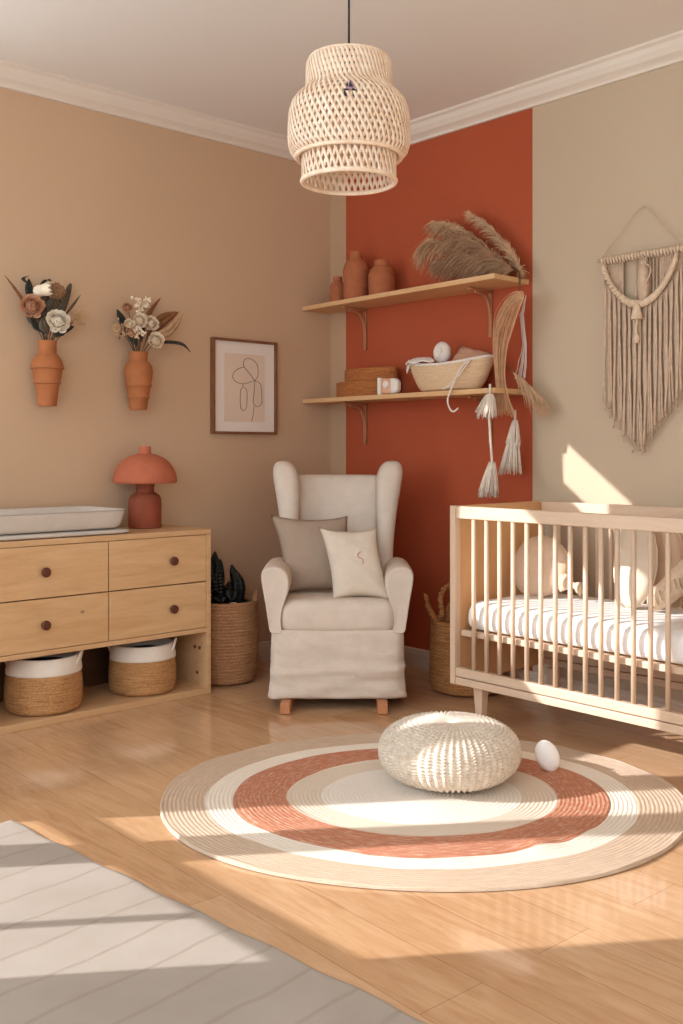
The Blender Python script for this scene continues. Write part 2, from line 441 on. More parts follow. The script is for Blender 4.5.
wall_vase('wall_vase', 'slimmer terracotta wall vase with tan leaves, the right of two', 1.318, 1.622, 1.341, .97, False)

def leafblade(b, pts, w, side=None, fold=.15, mi=0):
    pts = [Vector(p) for p in pts]; n = len(pts) - 1; side = Vector(side or (0, 1, 0)).normalized()
    L = []; 
    for i, p in enumerate(pts):
        t = i / n; ww = w * math.sin(PI * min(1, t * .93 + .07)) ** .8
        d = (pts[min(i + 1, n)] - pts[max(i - 1, 0)]).normalized(); nn = d.cross(side).normalized()
        L.append((p - side * ww + nn * ww * fold, p, p + side * ww + nn * ww * fold))
    for q in range(2):
        for i in range(n):
            vs = [L[i][q], L[i][q + 1], L[i + 1][q + 1], L[i + 1][q]]
            b.faces(vs, [(0, 1, 2, 3)])
    return b
def bloom(b, c, r, n=26, d=(1, 0, .3), flat=.7, seed=0, open_=1.0):
    """rose-like ball of overlapping petals"""
    rnd = random.Random(seed); d = Vector(d).normalized(); c = Vector(c)
    u = d.orthogonal().normalized(); w = d.cross(u)
    b.ball(c, r * .5, 12, 8)
    ga = PI * (3 - math.sqrt(5))
    for i in range(n):
        f = (i + .5) / n; a = i * ga; th = f * 1.75 * open_ / 1.0
        dirv = (d * math.cos(th) + (u * math.cos(a) + w * math.sin(a)) * math.sin(th)).normalized()
        tang = dirv.cross(d).normalized() if dirv.cross(d).length > 1e-4 else u
        upv = tang.cross(dirv).normalized()
        R = r * (.62 + .38 * f) * rnd.uniform(.84, 1.1); pw = r * (.28 + .3 * f) * (.62 if n > 40 else 1)
        def fn(s_, t_):
            x = (s_ - .5) * 2; y = (t_ - .35) * 1.7
            k = math.sqrt(max(0, 1 - x * x * .85))
            p = c + dirv * (R * flat + r * .22 * (t_ ** 2) - abs(x) ** 2 * r * .14) + tang * x * pw + upv * y * pw * k * (1 if d.dot(upv) >= 0 else 1)
            return p
        b.grid(fn, 4, 4)
    return b
def put_flower(name, label, base, head, mat, r, kind='rose', stem=True, seed=1, d=(1, -.35, .25)):
    base, head = Vector(base), Vector(head); t = thing(name, label, 'dried flower', base)
    h = head - base
    if stem:
        MB().tube(bez([(0, 0, 0), h * .5 + Vector((.005, 0, 0)), h], 6), .0022, 5).build('stem', STEM, t)
    b = MB()
    if kind == 'rose': bloom(b, h, r, 28, d, .8, seed)
    elif kind == 'carn': bloom(b, h, r, 85, d, .85, seed, 1.15)
    elif kind == 'seed':
        rnd = random.Random(seed)
        for i in range(150):
            v = Vector((rnd.gauss(0, 1), rnd.gauss(0, 1), rnd.gauss(0, 1))).normalized()
            b.ball(h + v * r * rnd.uniform(.8, 1), r * .14, 6, 4)
        b.ball(h, r * .85, 12, 8)
    elif kind == 'cup':
        dd = Vector(d).normalized(); q = dd.to_track_quat('Z', 'Y').to_matrix()
        for ring, (n, R0, R1, L) in enumerate(((9, .5, .62, 1.25), (8, .35, .42, 1.2))):
            for k in range(n):
                a = 2 * PI * (k + ring * .5) / n
                pts = [h + q @ Vector((math.cos(a) * r * (R0 + (R1 - R0) * s) * math.sin(min(1, .25 + s) * PI / 2), math.sin(a) * r * (R0 + (R1 - R0) * s) * math.sin(min(1, .25 + s) * PI / 2), -r * .7 + s * r * L * 1.3)) for s in (0, .2, .4, .6, .8, 1)]
                leafblade(b, pts, r * .3, q @ Vector((-math.sin(a), math.cos(a), 0)), .2)
        b.ball(h - q @ Vector((0, 0, r * .2)), (r * .55, r * .55, r * .6), 12, 8, q)
    elif kind == 'spray':
        rnd = random.Random(seed)
        for i in range(34):
            v = Vector((rnd.uniform(-.4, 1), rnd.uniform(-1, 1), rnd.uniform(-1, 1))) * r
            e = h + v; b.tube([h - h.normalized() * r * .8, h + v * .4, e], .0008, 4)
            for q in range(3): b.ball(e + Vector((rnd.uniform(-1, 1), rnd.uniform(-1, 1), rnd.uniform(-1, 1))) * .005, rnd.uniform(.003, .0055), 6, 4)
    b.build('bloom', mat, t, smooth=kind != 'spray')
    return t
def put_leaf(name, label, base, pts, mat, w, side=(0, 1, .2), cat='dried leaf', fold=.2, extra=None):
    base = Vector(base); t = thing(name, label, cat, base)
    P = bez([Vector(p) - base for p in pts], 8)
    side = (P[-1] - P[len(P) // 2]).cross(Vector((1, .15, 0)))
    n = len(P); a = int(n * .28)
    MB().tube(P[:a + 2], .0022, 5).build('stem', STEM, t)
    b = MB(); leafblade(b, P[a:], w, side, fold)
    if extra:
        b.build('blade', mat, t, solid=.0012)
        for e in extra:
            b = leafblade(MB(), bez([Vector(p) - base for p in e[0]], 8), e[1], side, fold); b.build('blade', mat, t, solid=.0012)
        return t
    b.build('blade', mat, t, solid=.0012)
    return t
# bouquet 1 (vase at V 1.75, neck top z 1.641)
n1 = W(.081, 1.79, 1.60)
def at1(px, py, u=.09):  # offsets on the wall, photo pixel -> V, z
    V = 1.79 + (47 - px) * .0049; z = 1.641 + (341 - py) * .00458; return W(u, V, z)
put_flower('dried_rose', 'large cream rose at the front of the left wall vase', n1, at1(52, 322, .135), FL_W, .05, 'carn', seed=3)
put_flower('dried_protea', 'pale cup-shaped dried bloom at the top of the left wall vase', n1, at1(38, 293, .12), FL_C, .05, 'cup', d=(.55, .75, .2))
put_flower('dried_carnation', 'peach dried bloom at the left side of the left wall vase', n1, at1(29, 309, .115), FL_P, .05, 'carn', seed=5)
put_flower('dried_seed_head', 'round brown speckled seed head beside the pale cup-shaped bloom', n1, at1(53, 292, .12), FL_B, .036, 'seed', seed=2)
put_flower('dried_spray', 'small tan dried sprigs at the right edge of the left wall vase', n1, at1(74, 316, .11), LEAF_T, .034, 'spray', seed=8)
put_leaf('dried_leaf', 'thin curved brown leaf reaching up left from the left wall vase', n1, [n1, at1(34, 325), at1(20, 300), at1(5, 281)], LEAF_BR, .008)
put_leaf('dried_leaf', 'dark spiky leaves at upper right of the left wall vase', n1, [n1, at1(57, 325, .07), at1(66, 300, .07), at1(73, 281, .07)], LEAF_G, .02, extra=[([at1(60, 318, .1), at1(70, 305, .1), at1(79, 292, .1)], .007), ([at1(66, 300, .06), at1(70, 288, .06), at1(73, 280, .06)], .012)])
put_leaf('dried_leaf', 'broad dark leaf low at the right of the left wall vase', n1, [n1, at1(53, 335, .1), at1(62, 329, .1), at1(72, 325, .1)], LEAF_B, .02)
put_leaf('dried_leaf', 'black-green leaf low at the left of the left wall vase', n1, [n1, at1(42, 334, .1), at1(34, 328, .1), at1(29, 320, .1)], LEAF_B, .016)
put_leaf('dried_leaf', 'wide grey-brown leaf behind the cream rose in the left wall vase', n1, [n1, at1(46, 325, .05), at1(45, 305, .05), at1(46, 290, .05)], LEAF_G, .07)
put_leaf('dried_leaf', 'dark curled leaf above the pale cup-shaped bloom', n1, [n1, at1(38, 315, .06), at1(32, 292, .06), at1(30, 281, .07)], LEAF_B, .022, extra=[([at1(40, 288, .08), at1(46, 281, .08), at1(50, 282, .09)], .014), ([at1(27, 286, .08), at1(24, 282, .08), at1(29, 279, .09)], .01)])
put_leaf('dried_leaf', 'short grey-green leaf at the neck of the left wall vase, left side', n1, [n1, at1(43, 334, .12), at1(39, 328, .13), at1(37, 320, .13)], LEAF_G, .026)
put_leaf('dried_leaf', 'short dark leaf at the neck of the left wall vase, right side', n1, [n1, at1(52, 336, .12), at1(57, 331, .12), at1(62, 322, .12)], LEAF_B, .024)
put_leaf('dried_leaf', 'grey-brown leaf filling the gap under the speckled seed head', n1, [n1, at1(55, 318, .06), at1(58, 304, .06), at1(60, 294, .06)], LEAF_G, .045)
put_leaf('dried_leaf', 'grey-brown leaf filling the gap under the peach bloom', n1, [n1, at1(40, 325, .08), at1(33, 318, .08), at1(26, 316, .08)], LEAF_G, .035)
# bouquet 2
n2 = W(.081, 1.318, 1.58)
def at2(px, py, u=.09):
    V = 1.318 + (138 - px) * .0051; z = 1.622 + (352 - py) * .00475; return W(u, V, z)
put_flower('dried_rose', 'cream rose lowest on the right of the right wall vase', n2, at2(151, 340, .135), FL_C, .038, 'carn', seed=13)
put_flower('dried_rose', 'cream blossom with dark centre in the right wall vase, beside the brown leaf', n2, at2(146, 323, .13), FL_C, .036, 'carn', seed=14)
put_flower('dried_rose', 'cream blossom in the middle of the right wall vase', n2, at2(134, 321, .13), FL_C, .034, 'carn', seed=15)
put_flower('dried_carnation', 'small peach bloom at the top left of the right wall vase', n2, at2(123, 309, .11), FL_P, .025, 'carn', seed=16)
put_flower('dried_carnation', 'small blush bud at the left of the right wall vase, under the peach bloom', n2, at2(124, 326, .12), FL_C, .025, 'rose', seed=17)
put_flower('dried_carnation', 'lowest blush bud at the left of the right wall vase', n2, at2(126, 335, .12), FL_P, .024, 'rose', seed=18)
put_flower('dried_spray', 'pale pink sprigs at the top of the right wall vase', n2, at2(138, 306, .1), FL_C, .045, 'spray', seed=19)
put_flower('dried_spray', 'tiny tan sprigs at the left edge of the right wall vase', n2, at2(117, 330, .1), LEAF_T, .04, 'spray', seed=20)
put_leaf('dried_leaf', 'large brown lance-shaped leaf leaning right from the right wall vase', n2, [n2, at2(148, 335, .09), at2(164, 318, .08), at2(186, 306, .06)], LEAF_BR, .032, fold=.1)
put_leaf('dried_leaf', 'pale tan leaf under the large brown leaf in the right wall vase', n2, [n2, at2(150, 338, .12), at2(170, 328, .11), at2(188, 308, .09)], LEAF_T, .024, fold=.1)
put_leaf('dried_leaf', 'long dark strap leaf arching right from the right wall vase', n2, [n2, at2(148, 343, .1), at2(166, 340, .1), at2(185, 341, .1), at2(195, 349, .1)], LEAF_B, .009)
put_leaf('dried_leaf', 'faded narrow brown leaf rising behind the right wall vase bouquet', n2, [n2, at2(146, 328, .04), at2(156, 308, .04), at2(168, 292, .04)], LEAF_BR, .013)
put_leaf('dried_leaf', 'dark green leaf at the left of the right wall vase', n2, [n2, at2(127, 335, .09), at2(120, 322, .09), at2(114, 311, .09)], LEAF_B, .024)
put_leaf('dried_leaf', 'dark green leaf standing in the middle of the right wall vase', n2, [n2, at2(138, 340, .1), at2(139, 330, .1), at2(140, 318, .1)], LEAF_B, .026)

put_leaf('dried_leaf', 'short black-green leaf low left at the neck of the right wall vase', n2, [n2, at2(133, 345, .11), at2(128, 338, .11), at2(122, 332, .11)], LEAF_B, .024)
put_leaf('dried_leaf', 'thin dark leaf hanging out at the left edge of the right wall vase', n2, [n2, at2(126, 340, .1), at2(119, 333, .1), at2(115, 342, .1)], LEAF_B, .008)
put_flower('dried_spray', 'fine pinkish sprigs low in the right wall vase, between the buds and the middle leaf', n2, at2(132, 333, .12), FL_C, .03, 'spray', seed=29)
# ------------------------------------------------------------------ framed line drawing
def picture():
    V0, V1, z0, z1 = .415, .842, 1.231, 1.735
    t = thing('framed_drawing', 'framed beige line drawing of loops hanging on the left wall', 'picture', W(0, (V0 + V1) / 2, (z0 + z1) / 2))
    w, h = V1 - V0, z1 - z0; fw = .013; d = .03
    b = MB()
    for s in (-1, 1):
        b.box((d / 2 + .001, s * (w / 2 - fw / 2), 0), (d, fw, h)); b.box((d / 2 + .001, 0, s * (h / 2 - fw / 2)), (d, w - 2 * fw, fw))
    b.build('frame', FRAMEW, t, bevel=.0015)
    MB().box((.012, 0, 0), (.006, w - 2 * fw, h - 2 * fw)).build('mat_board', PAPER, t, smooth=False)
    MB().box((.0155, 0, -.005), (.002, w * .63, h * .72)).build('paper', PAPER2, t, smooth=False)
    # drawing; crop frame is x 110-555, y 80-790
    def q(x, y): return Vector((.018, (x - 332) / 445 * (w - 2 * fw), -(y - 435) / 710 * (h - 2 * fw)))
    b = MB()
    loops = [[(405, 380), (370, 330), (328, 275), (322, 235), (345, 208), (385, 212), (420, 245), (432, 300), (425, 350), (405, 380)],
             [(328, 275), (285, 293), (250, 325), (245, 365), (265, 395), (310, 410), (350, 402), (385, 386), (405, 380)],
             [(320, 430), (302, 460), (297, 540), (302, 600), (320, 620), (340, 602), (348, 540), (345, 460), (320, 430)],
             [(405, 380), (440, 395), (455, 430), (458, 500), (458, 550), (440, 583), (412, 583), (394, 550), (400, 480), (407, 380)],
             [(400, 585), (395, 640), (383, 705)], [(318, 412), (318, 425)]]
    for L in loops: b.tube(bez([q(*p) for p in L], 6), .0013, 5)
    b.build('line_drawing', INK, t)
picture()

# ------------------------------------------------------------------ shelves
def shelf(label, z, dl, dr):
    t = thing('wall_shelf', label, 'shelf', W(0, 0, z))
    U1 = 1.42; U0 = .003; th = .024
    b = MB(); R = []
    for zz in (0, -th):
        R.append([Vector((U0, -.002, zz)), Vector((U1, -.002, zz)), Vector((U1, -dr, zz)), Vector((U0, -dl, zz))])
    b.loft(R); b.build('board', SHELFW, t, bevel=.002)
    for U in (.30, 1.19):
        b = MB(); hh = .23; a = .17
        b.box((U, -.0085, -th - hh / 2 - .001), (.02, .013, hh))
        b.box((U, -a / 2 - .003, -th - .008), (.02, a, .013))
        pts = bez([(U, -.012, -th - .13), (U, -.022, -th - .075), (U, -.055, -th - .034), (U, -.13, -th - .016)], 8)
        b.tube(pts, .0085, 8)
        b.build('bracket', BRKT, t, bevel=.003)
ZS1, ZS2 = 1.955, 1.432
shelf('upper pine wall shelf on the terracotta wall, with clay bottles and pampas grass', ZS1, .215, .265)
shelf('lower pine wall shelf on the terracotta wall, with baskets and trays', ZS2, .215, .265)

def bottle(label, U, V, prof):
    t = MB().lathe(prof, 48, cap=(True, False)).build('clay_bottle', BOTT, None, W(U, V, ZS1 + .0008), smooth='auto')
    tag(t, label, 'bottle', None)
bottle('smallest terracotta bottle on the upper shelf, leftmost of three', .185, .11, [(.03, 0), (.043, .0), (.045, .005), (.045, .045), (.0465, .048), (.045, .051), (.044, .095), (.0455, .098), (.043, .102), (.038, .118), (.027, .127), (.024, .131), (.025, .148), (.026, .154), (.02, .154), (.02, .13)])
bottle('tallest terracotta bottle on the upper shelf, middle of three', .345, .12, [(.05, 0), (.066, .0), (.068, .006), (.07, .07), (.0715, .073), (.07, .076), (.072, .16), (.0735, .163), (.071, .168), (.066, .195), (.055, .215), (.042, .226), (.035, .231), (.034, .256), (.037, .268), (.031, .268), (.03, .23)])
bottle('squat wide terracotta bottle on the upper shelf, rightmost of three', .545, .12, [(.05, 0), (.068, .0), (.07, .006), (.071, .06), (.0725, .063), (.071, .066), (.0715, .115), (.073, .118), (.070, .123), (.062, .145), (.048, .16), (.04, .165), (.039, .185), (.041, .194), (.035, .194), (.033, .165)])

# wicker trays
def tray(label, U, V, z, r, h, sy):
    pr = [(r * .9, 0)]
    n = 7
    for k in range(n):
        z0 = h * k / n
        for q in range(5):
            a = -PI / 2 + PI * q / 4; pr.append((r - .002 + .0045 * math.cos(a), z0 + h / n / 2 + h / n / 2 * math.sin(a) * .98))
    pr += [(r - .008, h), (r - .012, h - .004), (r * .5, h - .006), (.004, h - .006)]
    o = MB().lathe(pr, 72, cap=(True, True), sy=sy).build('wicker_box', WICK, None, W(U, V, z))
    tag(o, label, 'wicker box')
tray('wider oval wicker box lying on the lower shelf, under another', .385, .098, ZS2 + .0008, .200, .084, .44)
tray('smaller oval wicker box stacked on the wider one on the lower shelf', .435, .094, ZS2 + .086, .190, .066, .42)
# toy camera like box
def toybox():
    t = thing('toy_box', 'small peach toy with white end and round spot, in front of wicker boxes', 'toy', W(.695, .212, ZS2 + .0008), math.radians(4))
    MB().box((-.055, 0, .043), (.024, .044, .086)).build('white_end', BOXW, t, bevel=.003)
    b = MB(); R = []
    for x, s in ((-.042, .95), (-.038, 1), (.015, 1), (.018, .98)): R.append([Vector((x, p.x, p.y + .041)) for p in rrect(0, 0, .044 * s, .08 * s, 0, .01)])
    b.loft(R); b.build('body', BOXP, t)
    b = MB(); R = []
    for k in range(7):
        a = k / 6 * PI / 2; R.append([Vector((.022 + .045 * math.sin(a), p.x, p.y + .041)) for p in rrect(0, 0, .046 * max(.25, math.cos(a) ** .5), .08 * max(.3, math.cos(a) ** .5), 0, .012)])
    b.loft(R); b.build('rounded_end', MUSLIN, t)
    b = MB().lathe([(.001, 0), (.019, .0), (.019, .002), (.016, .004), (.001, .004)], 24)
    for v in b.bm.verts: v.co = Vector((v.co.x - .008, -.022 - v.co.z, v.co.y + .05))
    b.build('round_spot', PAPER, t)
toybox()

# moses basket
def moses():
    t = thing('moses_basket', 'pale woven doll basket with white rim and handles on the lower shelf', 'basket', W(1.045, .14, ZS2 + .0015))
    n = 64
    def ring(a, bb, z, lift=0):
        P = []
        for k in range(n):
            th = 2 * PI * k / n; c = math.cos(th)
            P.append(Vector((a * c, bb * math.sin(th), z + lift * c * c)))
        return P
    R = [ring(.15, .065, 0), ring(.17, .075, .006)]
    m_ = 12
    for k in range(m_):
        f0 = k / m_
        for q in range(3):
            f = f0 + q / 3 / m_; e = .003 * math.sin(PI * q / 2.2)
            a = .175 + .085 * f ** .7; bb = .08 + .032 * f ** .7
            R.append(ring(a + e, bb + e, .008 + .115 * f, .028 * f))
    R += [ring(.262, .114, .125, .03), ring(.254, .106, .127, .03), ring(.21, .08, .06, 0), ring(.15, .05, .03)]
    MB().loft(R).build('woven_body', MOSES, t)
    MB().tube([p for p in ring(.26, .112, .128, .03)], .007, 8, close=True).build('rim', MUSLIN, t)
    # lining flap
    b = MB()
    def fn(u, v):
        th = PI * (.85 + .35 * u) + PI * .0
        x = (.262 + .012 * v) * math.cos(th); y = (.112 + .014 * v) * math.sin(th)
        return Vector((x, y, .16 - .05 * v + .01 * math.sin(u * 17) + .004 * math.sin(v * 9)))
    b.grid(fn, 30, 8); b.build('lining', MUSLIN, t, solid=.004)
    # hanging strap loop
    b = MB(); b.tube(bez([(.19, -.088, .14), (.16, -.118, .09), (.12, -.132, .0), (.10, -.133, -.05), (.115, -.135, -.09), (.14, -.137, -.105), (.17, -.137, -.09)], 10), .0045, 6)
    b.tube(bez([(.2, -.085, .14), (.15, -.12, .06), (.09, -.128, .012), (.06, -.125, .006)], 10), .0035, 6)
    b.build('strap', MUSLIN, t)
moses()
# things in the basket
t = thing('plush_toy', 'cream doll head in a swirled bonnet peeking from the doll basket', 'toy', W(1.0, .15, ZS2 + .150))
MB().ball((0, 0, .045), (.05, .036, .056), 24, 16).build('head', MUSLIN, t)
b = MB()
b.tube([Vector((.024 * math.cos(a) * (1 - a / 16), -.033 - .002 * a / 8, .046 + .030 * math.sin(a) * (1 - a / 16))) for a in [k * .25 for k in range(44)]], .0045, 6)
b.build('bonnet_swirl', COTTON, t)
b = MB()
def fn(u, v):
    th = 2 * PI * v
    return Vector((-.055 + (.075 * math.cos(th)) * (.2 + u), -.01 + .035 * math.sin(th) * (.2 + u) - .03 * u, .012 + .028 * (1 - u * u) + .006 * math.sin(5 * th) * u))
b.grid(fn, 8, 28, True); o = b.build('muslin_cloth', MUSLIN, None, W(.96, .17, ZS2 + .135), solid=.006); tag(o, 'crumpled pale muslin cloth draped over the left rim of the doll basket', 'cloth')

def pillow_mesh(b, w, h, t, n=22, pinch=.085, corner=.05, M=None, sh=0):
    M = M or Matrix.Identity(4)
    for sgn in (1, -1):
        def fn(u, v):
            x = (u - .5) * 2; y = (v - .5) * 2
            e = max(0, (1 - abs(x) ** 2.6)) ** .55 * max(0, (1 - abs(y) ** 2.6)) ** .55
            px = x * (w / 2) * (1 - pinch * (1 - y * y)) ; py = y * (h / 2) * (1 - pinch * (1 - x * x))
            k = 1 + corner * (abs(x * y)) ** 3
            wr = .0025 * math.sin(x * 6 + y * 9) * e + .003 * noise.noise(Vector((x * 2.5, y * 2.5, sgn * 3.3))) * e
            return M @ Vector((px * k - sh * py, sgn * (t / 2 * e) + wr, py * k))
        b.grid(fn, n, n)
    bmesh.ops.remove_doubles(b.bm, verts=b.bm.verts[:], dist=.0004)
    return b
b = pillow_mesh(MB(), .19, .1, .08, 16); o = b.build('pillow', BLUSH, None, W(1.165, .13, ZS2 + .16), math.radians(0)); o.rotation_euler = (math.radians(-35), math.radians(14), 0)
tag(o, 'small brown-pink pillow tucked in the right end of the doll basket', 'pillow')

# ------------------------------------------------------------------ pampas grass on the upper shelf
def plume(name, label, pts, mat, spread, n, Lh, start=.32, droop=.4, seed=0, cat='pampas grass', wid=.0016, r0=.0025):
    rnd = random.Random(seed); base = Vector(pts[0]); t = thing(name, label, cat, base)
    P = bez([Vector(p) - base for p in pts], 14); N_ = len(P)
    MB().tube(P, [r0 * (1 - .6 * i / N_) for i in range(N_)], 5).build('stalk', STEM if mat is not RAFF else RAFF, t)
    b = MB(); bm = b.bm
    for i in range(n):
        f = start + (1 - start) * rnd.random() ** .85
        k = min(N_ - 2, int(f * (N_ - 1))); p = P[k]; d = (P[k + 1] - P[k]).normalized()
        s = Vector((rnd.gauss(0, 1), rnd.gauss(0, 1), rnd.gauss(0, 1))); s = (s - d * s.dot(d)).normalized()
        L = Lh * rnd.uniform(.5, 1.1) * (.55 + .6 * math.sin(PI * min(1, (f - start) / (1 - start) * .8 + .15)))
        dv = (d * rnd.uniform(.6, 1.2) + s * spread * rnd.uniform(.3, 1)).normalized()
        side = dv.cross(Vector((rnd.gauss(0, 1), rnd.gauss(0, 1), rnd.gauss(0, 1)))).normalized() * wid
        q = [p + dv * L * u + Vector((0, 0, -droop * L * u * u)) for u in (0, .4, .75, 1)]
        q = [Vector((a.x, a.y, max(a.z, ZS1 + .003 - base.z))) if (a.x + base.x < 1.43 and -(a.y + base.y) < .27 and p.z + base.z > ZS1) else a for a in q]
        w = (.6, 1, .7, .1)
        prev = None
        for a, ww in zip(q, w):
            c = (bm.verts.new(a - side * ww), bm.verts.new(a + side * ww))
            if prev: bm.faces.new((prev[0], prev[1], c[1], c[0]))
            prev = c
    b.build('plume', mat, t); return t
def hp(px, py, V):  # photo pixel on the plane V -> world
    f, y0, th, cu, cv, h = 1008.4, 449.3, .74, 4.351, 3.885, 1.15
    Fx, Fy = -math.cos(th), -math.sin(th); Rx, Ry = math.sin(th), -math.cos(th)
    a = (px - 341.5) / f; dx, dy = Fx + a * Rx, Fy + a * Ry; s = (y0 - py) / f
    k = (V - cv) / dy; return W(cu + k * dx, V, h + k * s)
bs = W(1.45, .12, 1.86)
be = W(1.448, .118, 1.975)
plume('pampas_stem', 'pampas plume drooping furthest left over the upper shelf', [bs, be, hp(500, 268, .13), hp(470, 256, .13), hp(436, 240, .13), hp(424, 244, .13)], PAMP, .6, 1200, .115, .36, .9, 1)
plume('pampas_stem', 'brown pampas plume low behind the upper shelf edge, closest to the board', [bs, be, hp(500, 272, .11), hp(480, 266, .1), hp(456, 262, .1), hp(436, 262, .1)], PAMP_D, .8, 1200, .12, .28, .5, 2)
plume('pampas_stem', 'pampas plume pointing up left from the shelf end, second from the left', [bs, be, hp(506, 264, .1), hp(482, 244, .1), hp(455, 226, .1), hp(434, 222, .1)], PAMP, .6, 1100, .12, .34, .7, 3)
plume('pampas_stem', 'upright pampas plume whose tip is highest, arching over the shelf end', [bs, be, hp(519, 268, .09), hp(508, 248, .09), hp(488, 226, .09), hp(470, 213, .09)], PAMP, .4, 1100, .10, .2, .4, 4)
plume('pampas_stem', 'short brown pampas plume in the middle of the bunch on the upper shelf', [bs, be, hp(508, 268, .14), hp(492, 256, .15), hp(470, 240, .15), hp(450, 236, .15)], PAMP_D, .7, 1100, .13, .3, .6, 5)
# hanging stalks under the bunch
def strands(name, label, cat, fn, n, mat, r=.0016, seed=0, k=14):
    rnd = random.Random(seed); b = MB()
    p0 = Vector(fn(.5, 0, rnd))
    for i in range(n):
        P = [Vector(fn(i / max(1, n - 1), s / k, rnd)) - p0 for s in range(k + 1)]
        b.tube(P, r, 4)
    o = b.build(name, mat, None, p0); tag(o, label, cat); return o
_o = {}
def f_raf(i, s, rnd):
    if s == 0: _o[i] = (rnd.uniform(-1, 1), rnd.uniform(-1, 1), rnd.uniform(-.02, .02))
    a, c, e = _o[i]
    x = 502 + a * 6; 
    pts = [(524, 296 + c * 2), (519 + a * 4, 296 + 5 * c), (511 + a * 8, 305 + c * 6), (503 + a * 9, 325 + c * 8), (500 + a * 7, 350), (500 + a * 5, 375), (502 + a * 6, 395), (503 + a * 12, 414 + e * 170)]
    q = bez([Vector((x, y, 0)) for x, y in pts], 6); z_ = s * (len(q) - 1); k = min(len(q) - 2, int(z_)); g = z_ - k
    px, py = q[k].x * (1 - g) + q[k + 1].x * g, q[k].y * (1 - g) + q[k + 1].y * g
    v = .175 + .02 * c
    return hp(px, py, v)
strands('raffia_bunch', 'bunch of tan raffia arching off the upper shelf and hanging to a flared end', 'raffia', f_raf, 95, RAFF, .0011, 5, 26)
_o2 = {}
def f_cord(i, s, rnd):
    if s == 0: _o2[i] = rnd.uniform(-1, 1)
    a = _o2[i]; pts = [(526, 296), (522 + 2 * a, 315), (525 + 2 * a, 345), (523 + 5 * a, 365), (521 + 6 * a, 378)]
    f = s * 4; k = min(3, int(f)); g = f - k
    return hp(pts[k][0] * (1 - g) + pts[k + 1][0] * g, pts[k][1] * (1 - g) + pts[k + 1][1] * g + 1.0 * math.sin(s * 30 + a * 4), .05 + .006 * a)
strands('knotted_cord', 'looped pale cords hanging between the shelves beside the raffia', 'cord', f_cord, 9, MUSLIN, .0022, 6, 40)
plume('pampas_stem', 'pampas plume flopping right over the end of the lower shelf', [hp(506, 366, .15), hp(516, 374, .12), hp(529, 386, .1), hp(541, 398, .09)], PAMP, .4, 420, .09, .25, .8, 8)
# tassels
def tassel(label, segs, V, seed):
    """segs: list of flared tiers (top px, top y, bottom px, bottom y, half width top, half width bottom)"""
    rnd = random.Random(seed); base = hp(segs[0][0], segs[0][1], V)
    t = thing('tassel', label, 'tassel', base)
    b = MB()
    cord = [hp(segs[0][0], segs[0][1] - 10, V)] + [p for g in segs for p in (hp(g[0], g[1], V), hp((g[0] + g[2]) / 2, g[1] * .55 + g[3] * .45, V))]
    b.tube([p - base for p in cord], .006, 7); b.build('cord', TASSEL, t)
    for (x0, y0, x1, y1, w0, w1) in segs:
        b = MB()
        for i in range(95):
            a = rnd.uniform(0, 2 * PI); rr = math.sqrt(rnd.random()) * .3 + .7
            P = []
            jx = rnd.uniform(-1.2, 1.2); jy = rnd.uniform(-4, 3)
            for s in (0, .25, .5, .75, 1):
                wv = w0 + (w1 - w0) * (s ** .8)
                p = hp(x0 + (x1 - x0) * s + jx * s, y0 + (y1 + jy - y0) * s, V)
                P.append(p - base + Vector((math.cos(a) * rr * wv * .0046 * 1.3, math.sin(a) * rr * wv * .0046 * .8, 0)))
            b.tube(P, .0024, 4)
        b.build('fringe', TASSEL, t)
tassel('two-tier white cotton tassel hanging from the lower shelf, left of the pair', [(490, 394, 486, 416, 3, 9), (492, 462, 488, 495, 2.5, 9)], .275, 1)
tassel('cream cotton tassel hanging from the lower shelf, right of the pair', [(515, 420, 513, 445, 2, 6), (513, 438, 510, 472, 4, 10)], .11, 2)

